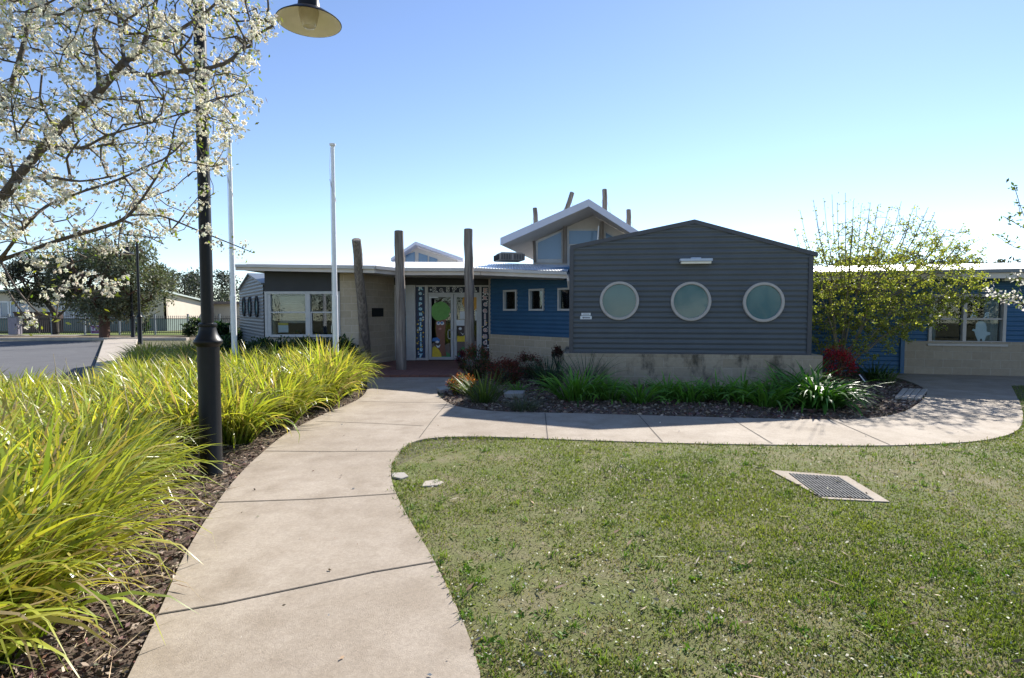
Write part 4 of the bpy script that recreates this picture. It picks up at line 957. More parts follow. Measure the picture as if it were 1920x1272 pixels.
# wall light and sign on the wing
a0, z0 = PW.at(1273, 491); a1, z1 = PW.at(1333, 491)
WLt = empty('wall_light', tuple(PW.pt((a0+a1)/2, z0, 0)), 'pale blue strip light fixed to the charcoal gable wall', 'light')
part('housing', mat('pale_blue_enamel', (.50, .56, .66), .4, .05), WLt, lambda mb: (PW.box(mb, a0, a1, z0-.005, z0+.05, .03, .17), PW.box(mb, (a0+a1)/2-.1, (a0+a1)/2+.1, z0+.051, z0+.075, .03, .13), PW.box(mb, (a0+a1)/2-.15, (a0+a1)/2+.15, z0-.04, z0-.006, -.01, .06)), .006)
part('diffuser', M['cream_lamp'], WLt, lambda mb: PW.box(mb, a0+.02, a1-.02, z0-.06, z0-.007, .065, .15), .012)
sa, sz = PW.at(1098.5, 593)
SG = empty('wall_sign', tuple(PW.pt(sa, sz, 0)), 'two small white direction plates on the charcoal wall left of the portholes', 'sign')
part('upper_plate', M['paper'], SG, lambda mb: PW.box(mb, PW.s(1090), PW.s(1107.5), PW.at(1098, 592)[1], PW.at(1098, 587)[1], .006, .02), .002)
part('lower_plate', M['paper'], SG, lambda mb: PW.box(mb, PW.s(1088), PW.s(1109.5), PW.at(1098, 599)[1], PW.at(1098, 593)[1], .006, .02), .002)
part('text_line', M['iron'], SG, lambda mb: PW.text(mb, 'OFFICE', PW.s(1099), PW.at(1098, 589.6)[1], .034, .022, .001, 0, 1.2))
def arrow(mb):
    z = PW.at(1098, 596.1)[1]; PW.box(mb, PW.s(1093), PW.s(1106.5), z-.008, z+.008, .021, .024); PW.poly(mb, [(PW.s(1091.5), z), (PW.s(1094.5), z+.018), (PW.s(1094.5), z-.018)], .021, .0245)
part('arrow', M['iron'], SG, arrow)
# roof cooler
AC = empty('roof_cooler', tuple(P(955, 492, 17.6)), 'boxy brown beige evaporative cooler sitting on the white roof', 'air cooler')
c0 = P(955, 484, 17.8)
part('cooler_body', M['acbeige'], AC, lambda mb: (mb.box(c0, (.80, .8, .20), .25), mb.box(c0+Vector((0, 0, .12)), (.70, .70, .05), .25)), .02)
def louv(mb):
    rot = Matrix.Rotation(.25, 3, 'Z')
    for i in range(15):
        if i in (7,): continue
        mb.box(c0+rot@Vector((-.36+i*.0514, -.41, 0)), (.016, .03, .17), .25)
        mb.box(c0+rot@Vector((-.41, -.36+i*.0514, 0)), (.03, .016, .17), .25)
part('louvres', M['iron'], AC, louv)
# ---------------------------------------------------------------- timber logs in front of the entrance
def log(pb, pt_, r, label, jog=0):
    a, b = Vector(pb), Vector(pt_); rad = []; pts = []
    for i in range(11):
        t = i/10; pts.append(a.lerp(b, t)+Vector((random.uniform(-.012, .012), random.uniform(-.012, .012), 0))*(0 < i < 10)); rad.append(r*(1.08-.16*t)*random.uniform(.96, 1.04))
    pts.append(b+(b-a).normalized()*.015); rad.append(rad[-1]*.86)
    mb = MB(); mb.tube(pts, rad, 18, jit=.03); o = mb.build('timber_post', M['log'], smooth=True, loc=a)
    return props(o, label, 'log post', 'log posts before the entrance')
b = G(692, 681, .08); b2 = b.copy(); b2.z = .0
log((b.x, b.y-.2, .0), P(668, 450, 14.45), .125, 'leaning weathered log post left of the entrance by the limestone wall')
q = G(753, 693, .085); log((q.x, q.y, 0), P(748, 434, q.y+.05), .125, 'upright weathered log post standing left of the glass doors')
q = Vector(P(882, 693, 14.5)); log((q.x, 14.5, 0), P(878, 430.5, 14.5), .122, 'weathered log post standing in front of the right hand glass door')
# ---------------------------------------------------------------- classroom wing on the right
CB = empty('classroom_building', (11, 13.5, 0), 'blue corrugated classroom wing with a block base and curtained window at the right', 'building')
q0 = WING_Q-WING_D*3.2; q1 = WING_Q+WING_D*10
CW = Wall((q0.x, q0.y), (q1.x, q1.y))
sB = CW.s(1697); zd = CW.at(1760, 640)[1]
cw0, cw1 = CW.s(1741), CW.s(1886); cz0, cz1 = CW.at(1815, 645)[1], CW.at(1815, 552)[1]
def cwall(mb):
    CW.corr(mb, 0, sB, 0, 2.6); CW.corr(mb, sB, cw0, zd, 2.6); CW.corr(mb, cw1, CW.L, zd, 2.6); CW.corr(mb, cw0, cw1, cz1, 2.6)
part('blue_wall', M['blue'], CB, cwall, smooth=True)
part('block_base', M['block_shade'], CB, lambda mb: CW.box(mb, sB, CW.L, 0, zd, -.2, .06))
part('corner_trim', M['blue'], CB, lambda mb: CW.box(mb, sB-.09, sB-.002, 0, zd+.05, -.05, .065))
CWn = part('classroom_window', M['frame'], CB, lambda mb: (frame_rect(CW, mb, cw0, cw1, cz0, cz1, .07, -.12, .05), CW.box(mb, CW.s(1805), CW.s(1812), cz0+.07, cz1-.07, -.1, .04)), .005)
zr2 = CW.at(1840, 598.5)[1]
part('rail', M['frame'], CWn, lambda mb: (CW.box(mb, cw0+.07, CW.s(1805), zr2-.02, zr2+.02, -.08, .02), CW.box(mb, CW.s(1812), cw1-.07, zr2-.02, zr2+.02, -.08, .02)), .003)
part('sill', M['frame'], CWn, lambda mb: CW.box(mb, cw0-.03, cw1+.03, cz0-.055, cz0-.003, -.05, .10), .006)
part('pane', M['glass'], CWn, lambda mb: CW.box(mb, cw0+.06, cw1-.06, cz0+.06, cz1-.06, -.055, -.05))
def curtain(u0, u1):
    def f(mb):
        s0, s1_ = CW.s(u0), CW.s(u1); n = 40; prev = None
        for i in range(n+1):
            a = s0+(s1_-s0)*i/n; o = -.22+.035*math.sin(i*1.15)+.012*math.sin(i*2.7); v = (mb.bm.verts.new(CW.pt(a, cz0+.02, o)), mb.bm.verts.new(CW.pt(a, cz1, o*.9-.01)))
            if prev: mb.bm.faces.new((prev[0], v[0], v[1], prev[1]))
            prev = v
    return f
for u0, u1 in ((1744, 1762), (1854, 1880)): part('curtain', M['curtain'], CWn, curtain(u0, u1), smooth=True)
part('window_letter', M['paper'], CWn, lambda mb: CW.text(mb, 'A', CW.s(1829), CW.at(1829, 591.5)[1], .19, -.075, .003, .006))
part('window_letter', M['paper'], CWn, lambda mb: CW.text(mb, 'R', CW.s(1853), CW.at(1853, 592)[1], .19, -.075, .003, .006, sx=-1))
cut = [(1838, 641), (1834, 632), (1831, 622), (1826, 620), (1829, 617), (1833, 618), (1834, 608), (1838, 603), (1846, 602), (1852, 606), (1854, 614), (1854, 622), (1861, 624), (1861, 628), (1854, 630), (1852, 634), (1850, 641), (1846, 641), (1845, 636), (1842, 636), (1841, 641)]
part('paper_cutout', M['paper'], CWn, lambda mb: CW.poly(mb, [CW.at(*p) for p in cut], -.10, -.096))
part('classroom', M['dark'], CB, room(CW, sB+.1, CW.L-.4, 2.3, 2.4))
EVo = .72
gz1 = P(1850, 504.5, 13.05).z; gz0 = P(1850, 511, 13.05).z; fz0 = P(1850, 522, 13.1).z
part('gutter', M['greysteel'], CB, lambda mb: CW.box(mb, -1, CW.L+.5, gz0, gz1, EVo-.05, EVo+.05))
part('fascia', M['fascia'], CB, lambda mb: CW.box(mb, -1, CW.L+.5, fz0, gz0-.003, EVo-.06, EVo-.02))
def croof(mb):
    p = CW.pt; a, b = p(-1, gz1-.005, EVo), p(CW.L+.5, gz1-.005, EVo); zr_ = 2.99
    mb.face([a, b, p(CW.L+.5, zr_, -3.4), p(-1, zr_, -3.4)]); mb.face([p(-1, zr_, -3.4), p(CW.L+.5, zr_, -3.4), p(CW.L+.5, 2.5, -8), p(-1, 2.5, -8)])
part('roof', M['roof'], CB, croof)
part('soffit', M['soffit'], CB, lambda mb: mb.face([CW.pt(-1, fz0+.03, EVo-.03), CW.pt(CW.L+.5, fz0+.03, EVo-.03), CW.pt(CW.L+.5, fz0+.03, -.1), CW.pt(-1, fz0+.03, -.1)]))
part('eave_light', M['cream_lamp'], CB, lambda mb: CW.box(mb, CW.s(1862), CW.s(1905), fz0-.05, fz0+.028, .30, .42), .01)
part('end_wall', M['blue'], CB, lambda mb: (CW.box(mb, -.05, .0, 0, 2.5, -7.5, -.03), CW.box(mb, CW.L, CW.L+.05, 0, 2.5, -7.5, -.03), CW.box(mb, 0, CW.L, 0, 2.45, -7.5, -7.4)))
# ---------------------------------------------------------------- far grey shed with portholes
a, b = P(449, 583, 26.5), P(494, 583, 21.0)
SW = Wall((a.x, a.y), (b.x, b.y)); sp_ = SW.at(468, 515); sl = SW.at(449, 545); sr = SW.at(494, 534)
GS = empty('grey_shed', (a.x, a.y, 0), 'pale grey corrugated gabled shed with three portholes beyond the office', 'shed')
def shed(mb):
    SW.corr(mb, 0, SW.L, 0, sp_[1]+.05, pitch=.13, amp=.010)
    for (s0, z0), (s1_, z1) in ((sl, sp_), (sp_, sr)):
        p, q = SW.pt(s0, z0), SW.pt(s1_, z1); nn = (q-p).cross(SW.n).normalized()
        if nn.z < 0: nn = -nn
        bmesh.ops.bisect_plane(mb.bm, geom=list(mb.bm.verts)+list(mb.bm.edges)+list(mb.bm.faces), plane_co=p, plane_no=nn, clear_outer=True)
part('gable_wall', M['greysteel'], GS, shed, smooth=True)
def shed_roof(mb):
    bv = -SW.n*5
    for (s0, z0), (s1_, z1) in ((sl, sp_), (sp_, sr)):
        p, q = SW.pt(s0, z0, .08), SW.pt(s1_, z1, .08); t = Vector((0, 0, .06)); mb.hexa([p, q, q+bv, p+bv, p+t, q+t, q+bv+t, p+bv+t])
part('roof', M['greysteel'], GS, shed_roof)
part('side_wall', M['charcoal'], GS, lambda mb: mb.prism([SW.pt(SW.L, 0, -.02), SW.pt(SW.L, 0, -5), SW.pt(SW.L, sr[1]-.02, -5), SW.pt(SW.L, sr[1]-.02, -.02)], -SW.d*.1))
part('side_wall', M['charcoal'], GS, lambda mb: mb.prism([SW.pt(0, 0, -.02), SW.pt(0, 0, -5), SW.pt(0, sl[1]-.02, -5), SW.pt(0, sl[1]-.02, -.02)], SW.d*.1))
for u in (458.5, 469.5, 482.5):
    cs, cz = SW.at(u, 575.5); w = part('porthole_window', M['iron'], GS, lambda mb: SW.ring(mb, cs, cz, [(.42, -.02), (.42, .06), (.34, .06), (.34, -.02)], 24), smooth=True)
    part('pane', M['frosted'], w, lambda mb: SW.disc(mb, cs, cz, .345, .02, .025, 24))
# ---------------------------------------------------------------- background school blocks
XC = P(312, 583, 45).x
BB = empty('cream_building', (XC, 45, 0), 'cream and grey green weatherboard school block behind the picket fence', 'building')
FW = Wall((-62, 45), (XC, 45)); SW2 = Wall((XC, 45), (XC, 50.5))
zt_ = 2.95; zdd = .95
part('front_wall', M['cream_wall'], BB, lambda mb: FW.box(mb, 0, FW.L, zdd, zt_, -.2, 0))
part('front_dado', M['green_wall'], BB, lambda mb: FW.box(mb, 0, FW.L, 0, zdd, -.2, .03))
part('end_wall', M['cream_wall'], BB, lambda mb: SW2.poly(mb, [(0, zdd), (SW2.L, zdd), (SW2.L, 2.3), (0, 3.05)], -.2, 0))
part('end_dado', M['green_wall'], BB, lambda mb: SW2.box(mb, 0, SW2.L, 0, zdd, -.2, .03))
def broof(mb):
    a, b, c, d = Vector((-63, 44.1, 3.12)), Vector((XC+.3, 44.1, 3.12)), Vector((XC+.3, 51, 2.34)), Vector((-63, 51, 2.34)); t = Vector((0, 0, .12)); mb.hexa([a, b, c, d, a+t, b+t, c+t, d+t])
part('roof', mat('pale_green_roof', (.42, .48, .45), .5, .05), BB, broof)
for u0, u1 in ((0, 18), (20, 33), (35, 54), (92, 118), (121, 140), (143, 164), (168, 190), (205, 238), (242, 273), (-40, -20), (-18, -3)):
    a0_, a1_ = FW.s(u0), FW.s(u1); w = part('window', M['white'], BB, lambda mb: frame_rect(FW, mb, a0_, a1_, 1.0, 2.35, .10, .002, .06))
    part('pane', M['glass_blue'], w, lambda mb: FW.box(mb, a0_+.09, a1_-.09, 1.09, 2.26, .005, .03))
LB = empty('low_building', (P(400, 583, 52).x, 52, 0), 'low plain cream building with a brown flat eave between the trees', 'building')
LWL = Wall((P(352, 583, 52).x, 52), (P(470, 583, 52).x, 52))
part('wall', M['cream_wall'], LB, lambda mb: LWL.box(mb, 0, LWL.L, 0, 2.2, -4, 0))
part('roof', mat('brown_eave', (.16, .12, .10), .6), LB, lambda mb: LWL.box(mb, -.5, LWL.L+.5, 2.21, 2.45, -4.5, .6))
part('downpipe', mat('brown_pipe', (.20, .14, .11), .6), LB, lambda mb: mb.tube([LWL.pt(.2, 2.2, .3), LWL.pt(1.0, 1.8, .06), LWL.pt(1.0, .1, .06)], .05, 8))
BR = empty('brick_wall', (P(70, 583, 41).x, 41, 0), 'dark brown brick screen wall behind the fence at the far left', 'wall')
BWL = Wall((P(26, 583, 41).x, 41), (P(112, 583, 41).x, 41)); zbt = P(70, 585, 41).z
part('brickwork', M['redbrick'], BR, lambda mb: BWL.box(mb, 0, BWL.L, 0, zbt-.1, -.25, 0)); part('coping', M['redbrick'], BR, lambda mb: BWL.box(mb, -.05, BWL.L+.05, zbt-.098, zbt, -.3, .05))
# ---------------------------------------------------------------- picket fence
FY = 37.6
FN = empty('picket_fence', (P(200, 583, FY).x, FY, 0), 'black spear topped steel picket fence with pale posts across the road', 'fence')
posts = [-60, 16, 96, 158, 223, 290, 352, 411, 470]
zf = P(200, 593.5, FY).z
xs = [P(u, 583, FY).x for u in posts]
for x in xs: part('post', M['greysteel'], FN, lambda mb: (mb.box((x, FY, zf/2+.06), (.09, .09, zf+.12)), mb.box((x, FY, zf+.14), (.11, .11, .04))), .006)
for x0, x1 in zip(xs, xs[1:]):
    def pick(mb):
        n = int((x1-x0)/.125)
        for i in range(1, n):
            x = x0+(x1-x0)*i/n; mb.box((x, FY, zf/2+.02), (.026, .026, zf-.1)); c = Vector((x, FY, zf-.03))
            v = [mb.bm.verts.new(c+Vector(q)) for q in ((-.022, -.022, 0), (.022, -.022, 0), (.022, .022, 0), (-.022, .022, 0), (0, 0, .11))]
            for k in range(4): mb.bm.faces.new((v[k], v[(k+1) % 4], v[4]))
        for z in (.16, zf-.16): mb.box(((x0+x1)/2, FY+.035, z), (x1-x0-.1, .035, .04))
    part('picket_panel', M['iron'], FN, pick)
UC = empty('utility_cabinet', tuple(G(26, 622)), 'grey green electrical cabinet standing at the fence', 'cabinet')
g = P(27, 583, 36.9); part('cabinet_body', mat('cabinet_grey', (.22, .20, .235), .5), UC, lambda mb: mb.box((g.x, g.y, .6), (.58, .4, 1.1)), .02); part('lid', M['greysteel'], UC, lambda mb: mb.box((g.x, g.y, 1.18), (.64, .46, .06)), .01)
part('handle', M['iron'], UC, lambda mb: mb.box((g.x+.2, g.y-.21, .7), (.04, .03, .14)), .004)
PS = empty('purple_sign', tuple(P(186, 583, 37.2)*1), 'purple banner sign with white script fixed to the picket fence', 'sign')
PS.location.z = 0; SGW = Wall((P(171.5, 583, 37.3).x, 37.3), (P(201, 583, 37.3).x, 37.3)); pz0, pz1 = P(186, 625.5, 37.3).z, P(186, 611, 37.3).z
part('banner', M['purple'], PS, lambda mb: SGW.box(mb, 0, SGW.L, pz0, pz1, .06, .09))
part('border', M['white'], PS, lambda mb: frame_rect(SGW, mb, -.02, SGW.L+.02, pz0-.02, pz1+.02, .018, .05, .093))
part('script', M['paper'], PS, lambda mb: SGW.text(mb, 'Larrow', SGW.L*.45, pz0+(pz1-pz0)*.56, .30, .095, .003, .003))
part('small_script', M['ppink'], PS, lambda mb: SGW.box(mb, .2, .85, pz0+.09, pz0+.115, .091, .095))
# ================================================================== POLES AND LAMPS
def flagpole(u, v_top, Y, label):
    t = P(u, v_top, Y); x, y = t.x, t.y; H_ = t.z
    e = empty('flagpole', (x, y, 0), label, 'flagpole', 'white flagpoles in the strappy grass')
    mb = MB(); mb.tube([(x, y, -.1), (x, y, 1.9)], [.060, .058], 20); mb.tube([(x, y, 1.9), (x, y, 1.93)], [.062, .062], 20); mb.tube([(x, y, 1.93), (x, y, H_-.05)], [.052, .036], 20); mb.build('pole', M['white'], e, smooth=True)
    mb = MB(); mb.lathe([(.03, -.06), (.055, -.05), (.066, -.03), (.066, .0), (.03, .012)], (x, y, H_)); mb.build('cap', M['white'], e, smooth=True)
    mb = MB(); mb.tube([(x-.062, y-.02, 1.2), (x-.052, y-.02, 3), (x-.045, y-.03, H_-.9), (x-.062, y-.02, H_-.5), (x-.045, y, H_-.07)], .005, 5)
    mb.tube([(x-.06, y-.03, H_-.75), (x-.01, y-.055, H_-.95), (x+.05, y-.03, H_-1.15), (x+.055, y, H_-1.22)], .009, 6); mb.build('halyard', mat('white_rope', (.66, .66, .66), .9), e)
    mb = MB(); mb.box((x-.07, y-.02, 1.2), (.025, .03, .16)); mb.build('cleat', M['steel'], e, .004)
flagpole(430, 262.5, 12.5, 'left white flagpole, its rope knotted near the top, nearer the lamp post')
flagpole(623.5, 270, 12.2, 'right white flagpole with rope knot, in front of the limestone wall corner')
def lamp_post(x, y, H_, arm_dir, arm, label, hi=True):
    e = empty('lamp_post', (x, y, 0), label, 'lamp post', 'black lamp posts')
    mb = MB(); mb.lathe([(.103, -.1), (.103, .0), (.098, .01), (.098, 1.26)], (x, y, 0), 32); mb.build('base_column', M['black'], e, smooth=True)
    mb = MB(); mb.lathe([(.096, 1.255), (.122, 1.285), (.128, 1.30), (.124, 1.318), (.110, 1.335), (.088, 1.375), (.076, 1.42), (.072, 1.445), (.080, 1.45), (.083, 1.465), (.080, 1.478), (.066, 1.485)], (x, y, 0), 32); mb.build('collar', M['black'], e, smooth=True)
    mb = MB(); mb.lathe([(.056, 1.47), (.053, H_-.2), (.052, H_), (.02, H_+.03)], (x, y, 0), 28); mb.build('pole', M['black'], e, smooth=True)
    d = Vector((math.cos(arm_dir), math.sin(arm_dir), 0)); c = Vector((x, y, H_-.25)); rim = H_-.78
    hd = Vector((x, y, 0))+d*arm
    mb = MB(); pts = [c, c+d*.12+Vector((0, 0, .22)), c+d*.4*arm+Vector((0, 0, .5)), c+d*.75*arm+Vector((0, 0, .55)), c+d*.95*arm+Vector((0, 0, .42)), Vector((hd.x, hd.y, rim+.55)), Vector((hd.x, hd.y, rim+.36))]
    mb.tube(smooth_line(pts, 4), .03, 12); mb.build('arm', M['black'], e, smooth=True)
    sh_ = MB(); sh_.lathe([(.045, .42), (.066, .40), (.066, .27), (.092, .25), (.098, .235), (.092, .22), (.105, .115), (.19, .075), (.290, .008), (.298, -.002), (.293, -.006)], (hd.x, hd.y, rim), 40)
    bmesh.ops.delete(sh_.bm, geom=[f for f in sh_.bm.faces if len(f.verts) > 4 and f.calc_center_median().z < rim+.1], context='FACES'); sh = sh_.build('shade', M['black'], e, smooth=True)
    mb = MB(); mb.lathe([(.02, .112), (.10, .108), (.185, .070), (.286, .004), (.291, -.0045)], (hd.x, hd.y, rim), 40)
    bmesh.ops.delete(mb.bm, geom=[f for f in mb.bm.faces if len(f.verts) > 4], context='FACES'); mb.build('reflector', M['cream_lamp'], sh, smooth=True)
    mb = MB(); mb.lathe([(.092, .09), (.090, .06), (.074, -.015), (.055, -.055), (.02, -.07)], (hd.x, hd.y, rim+.012), 24); mb.build('lamp_glass', M['bulbglass'], sh, smooth=True)
    if hi:
        mb = MB()
        for i in range(5):
            a = i*1.256; p = Vector((hd.x+.064*math.cos(a), hd.y+.064*math.sin(a), rim)); p = p+Vector((math.cos(a)*.014, math.sin(a)*.014, 0)); mb.tube([p+Vector((0, 0, .085)), p+Vector((-math.cos(a)*.012, -math.sin(a)*.012, .0))], .006, 6)
        mb.build('lamp_tube', M['iron'], sh)
    return e
hx = P(579.5, 42, 5.5); bx0 = G(397, 893)
ar = math.atan2(hx.y-bx0.y, hx.x-bx0.x); al = math.hypot(hx.y-bx0.y, hx.x-bx0.x)
lamp_post(bx0.x, bx0.y, hx.z+.78, ar, al, 'tall black lamp post standing in the strappy grass beside the path')
p = G(263, 646); lamp_post(p.x, p.y, 5.1, 2.6, .9, 'distant black lamp post right of the dark tree by the road', False)
p = G(249.5, 638); lamp_post(p.x, p.y, 3.6, 2.6, .9, 'distant black post just left of the distant lamp post', False)
# ================================================================== TREES
def tree(name, loc, label, cat, seeds, par, attr, step, r0, cap, bark, leafparts, group=None, wob=.15, sag=0, e=2.4, n=6, tn='trunk', rmin=0):
    """seeds / attractors are given relative to loc; leafparts(pos, par, tips, rad) yields (name, mesh parts, material)"""
    E = empty(name, loc, label, cat, group)
    pos, pr, tips = grow(np.array(seeds, float), par, attr, step, wob, sag)
    rad = radii(pr, r0, e, cap)
    V, Q, C = limbs(pos, pr, rad, n, rmin)
    link(tn, np_mesh(tn, V, Q), bark, E)
    for nm, parts_, mm in leafparts(pos, pr, tips, rad):
        V, Q, C = join_np(parts_); link(nm, np_mesh(nm, V, Q, C, smooth=False), mm, E)
    return E, pos, pr, tips, rad
def polyline_seeds(lines, k=4):
    """lines: list of (attach index or -1, [points]); returns seeds, parents"""
    S, Pn = [], []
    for att, pts in lines:
        pts = smooth_line(pts, k); prev = -1
        if att is not None:
            dd = [((Vector(s)-pts[0]).length, i) for i, s in enumerate(S)]; prev = min(dd)[1] if dd else -1
        for j, p in enumerate(pts):
            if prev >= 0 and j == 0 and att is not None and (Vector(S[prev])-p).length < .02: continue
            S.append(tuple(p)); Pn.append(prev); prev = len(S)-1
    return S, Pn
# ---- flowering pear, left foreground
TB = Vector((-4.75, 4.3, 0))
def q(u, v, Y): return P(u, v, Y)-TB
crotch = q(-170, 560, 4.2)
lines = [(None, [Vector((0, 0, -.1)), Vector((.05, -.02, .8)), crotch]),
    (1, [crotch, q(-60, 455, 4.15), q(0, 378, 4.1), q(83, 273, 4.1), q(187, 170, 4.05), q(233, 117, 4.05), q(262, 98, 4.05), q(293, 0, 4.0), q(310, -90, 4.0)]),
    (1, [q(233, 117, 4.05), q(226, 60, 4.2), q(215, -10, 4.3), q(190, -120, 4.5)]),
    (1, [crotch, q(-80, 512, 4.0), q(0, 488, 3.9), q(75, 463, 3.85), q(126, 446, 3.85), q(189, 428, 3.8), q(241, 404, 3.8), q(290, 338, 3.8), q(318, 285, 3.75), q(332, 225, 3.75), q(365, 207, 3.8), q(410, 186, 3.85)]),
    (1, [q(241, 404, 3.8), q(300, 405, 3.75), q(370, 432, 3.75), q(430, 456, 3.75), q(474, 474, 3.75)]),
    (1, [q(60, 466, 3.86), q(63, 500, 3.7), q(108, 500, 3.6), q(150, 488, 3.55), q(200, 468, 3.5)]),
    (1, [crotch, q(-100, 380, 4.6), q(-20, 240, 4.8), q(10, 187, 4.8), q(42, 93, 4.8), q(60, 13, 4.85), q(90, -20, 4.9), q(150, -90, 4.9)]),
    (1, [q(60, 13, 4.85), q(100, 2, 4.7), q(140, -30, 4.6)]),
    (1, [q(187, 170, 4.05), q(180, 90, 4.3), q(176, 60, 4.4), q(200, 0, 4.4), q(205, -90, 4.5)]),
    (1, [q(233, 117, 4.05), q(262, 140, 3.9), q(330, 135, 3.8), q(420, 120, 3.8), q(470, 75, 3.85), q(512, 48, 3.9)]),
    (1, [q(83, 273, 4.1), q(150, 278, 3.8), q(200, 255, 3.7), q(262, 236, 3.7), q(335, 215, 3.7)]),
    (1, [q(20, 345, 4.1), q(80, 332, 3.6), q(150, 340, 3.5), q(215, 330, 3.45)]),
    (1, [q(0, 488, 3.9), q(70, 400, 3.6), q(140, 365, 3.5), q(215, 340, 3.4), q(275, 312, 3.4)]),
    (1, [q(262, 98, 4.05), q(330, 60, 4.3), q(390, 20, 4.4), q(450, -40, 4.5)]),
    (1, [crotch, q(-300, 420, 4.9), q(-420, 250, 5.2), q(-480, 60, 5.3)]), (1, [crotch, q(-330, 460, 3.8), q(-500, 330, 3.5)]),
    (1, [q(0, 488, 3.9), q(30, 540, 3.7), q(70, 585, 3.6), q(105, 596, 3.6)]), (1, [q(0, 520, 3.8), q(40, 585, 3.5), q(75, 625, 3.45)])]
S, Pn = polyline_seeds(lines, 4)
def region(n):
    out = []
    while len(out) < n:
        u = random.uniform(-420, 520); v = random.uniform(-180, 480); Y = random.uniform(3.2, 5.2)
        lim = np.interp(v, [-180, 0, 60, 120, 200, 260, 330, 400, 440, 480], [520, 512, 505, 485, 478, 425, 415, 395, 330, 250])
        if u > lim+random.gauss(0, 12) or (v > 330 and u > 330 and random.random() < .7): continue
        if v > 400 and random.random() < .25: continue
        if u < -40 and random.random() < .5: continue
        if 300 < v < 420 and 90 < u < 230 and random.random() < .55: continue
        out.append(tuple(P(u, v, Y)-TB))
    return np.array(out)
attr = region(1500)
extra = [(474, 474, 3.75), (455, 462, 3.75), (420, 452, 3.75), (395, 438, 3.75), (500, 40, 3.9), (515, 55, 3.9), (470, 170, 3.85), (480, 190, 3.85), (465, 205, 3.9), (440, 180, 3.85), (60, 610, 3.45), (100, 597, 3.6), (45, 600, 3.5), (110, 560, 3.6), (120, 545, 3.6), (385, 355, 3.8), (375, 365, 3.8), (350, 395, 3.75), (30, 575, 3.6), (230, 530, 3.4), (215, 550, 3.45), (190, 545, 3.5), (150, 540, 3.5), (100, 535, 3.5), (60, 545, 3.6)]
attr = np.concatenate([attr, np.array([tuple(P(*k)-TB) for k in extra])])
def pear_leaves(pos, pr, tips, rad):
    thin = np.where((rad < .012))[0]; rt_ = rng.permutation(tips)
    k1 = np.concatenate([rt_[:int(len(tips)*.80)], rng.choice(thin, 600)])
    hv = np.concatenate([pos[k1]+rng.normal(0, .025, (len(k1), 3))])
    nf = 12; n = len(hv)*nf
    sz = np.repeat(.72+1.0*rng.random(len(hv))**1.5, nf)
    hemi = unit(rng.normal(0, 1, (n, 3))+np.array([0, -.1, .45])); c = np.repeat(hv, nf, 0)+hemi*(.036*sz*(.45+.7*rng.random(n)))[:, None]
    fl = []
    col = col_rand(n, (.80, .775, .70), .07)
    nrm = unit(hemi+rng.normal(0, .35, (n, 3))); e1 = unit(np.cross(nrm, rng.normal(0, 1, (n, 3)))); e2 = np.cross(nrm, e1)
    for j in range(3):
        a = j*math.pi/3; d = e1*math.cos(a)+e2*math.sin(a); b = np.cross(nrm, d); l = .0125*sz[:, None]*(.85+.3*rng.random((n, 1))); w = l*.55
        V = np.stack([c-d*l+nrm*l*.3, c+b*w, c+d*l+nrm*l*.3, c-b*w], 1).reshape(-1, 3); fl.append((V, np.arange(n*4).reshape(-1, 4), np.repeat(col, 4, 0)))
    # leaves
    k2 = np.concatenate([np.repeat(tips, 3), rng.choice(thin, 1500)]); m_ = len(k2)
    lc = pos[k2]+rng.normal(0, .035, (m_, 3))
    L_ = [leaves(lc, .022+.026*rng.random(m_), .010+.010*rng.random(m_), col_rand(m_, (.16, .20, .03), .28, (.28, .28, .08), .4), rng.normal(0, 1, (m_, 3))+np.array([0, 0, .5]))]
    # brown buds / stalks
    k3 = rng.choice(tips, 900); bc = pos[k3]+rng.normal(0, .03, (900, 3))
    L_.append(leaves(bc, .03+.02*rng.random(900), .004+.004*rng.random(900), col_rand(900, (.16, .11, .06), .2)))
    return [('blossom', fl, M['petal']), ('leaves', L_, M['leaf'])]
PT, ppos, ppr, ptips, prad = tree('flowering_pear_tree', tuple(TB), 'white flowering pear tree with spreading dark branches at the left front', 'tree', S, Pn, attr, .13, .0027, .075, M['bark'], pear_leaves, wob=.10, e=2.25, n=7)
# ---- blossom branch reaching in from the right
TB2 = Vector((6.55, 5.6, 0)); q2 = lambda u, v, Y: P(u, v, Y)-TB2
cr2 = q2(2190, 470, 5.6)
lines = [(None, [Vector((0, 0, -.1)), Vector((0.02, 0, .9)), cr2]), (1, [cr2, q2(2080, 430, 5.6), q2(1990, 440, 5.6), q2(1920, 468, 5.6), (q2(1870, 443, 5.6))]), (1, [q2(1990, 440, 5.6), q2(1930, 420, 5.6), q2(1905, 360, 5.6), q2(1903, 348, 5.6)]), (1, [q2(1940, 440, 5.6), q2(1915, 425, 5.6), q2(1881, 406, 5.6)]),
    (1, [cr2, q2(2100, 540, 5.5), q2(1990, 580, 5.5), q2(1920, 572, 5.5), q2(1880, 560, 5.5), q2(1852, 540, 5.5)]), (1, [q2(1990, 580, 5.5), q2(1925, 540, 5.5), q2(1905, 514, 5.5)]), (1, [cr2, q2(2250, 330, 5.6), q2(2300, 150, 5.8)]), (1, [cr2, q2(2150, 330, 5.9), q2(2120, 200, 6.0)]),
    (1, [q2(1920, 572, 5.5), q2(1905, 555, 5.5), q2(1898, 552, 5.5)])]
S2, P2 = polyline_seeds(lines, 4)
at2 = []
for k in range(260):
    u, v = random.uniform(2010, 2420), random.uniform(60, 470); at2.append(tuple(q2(u, v, random.uniform(5.1, 6.5))))
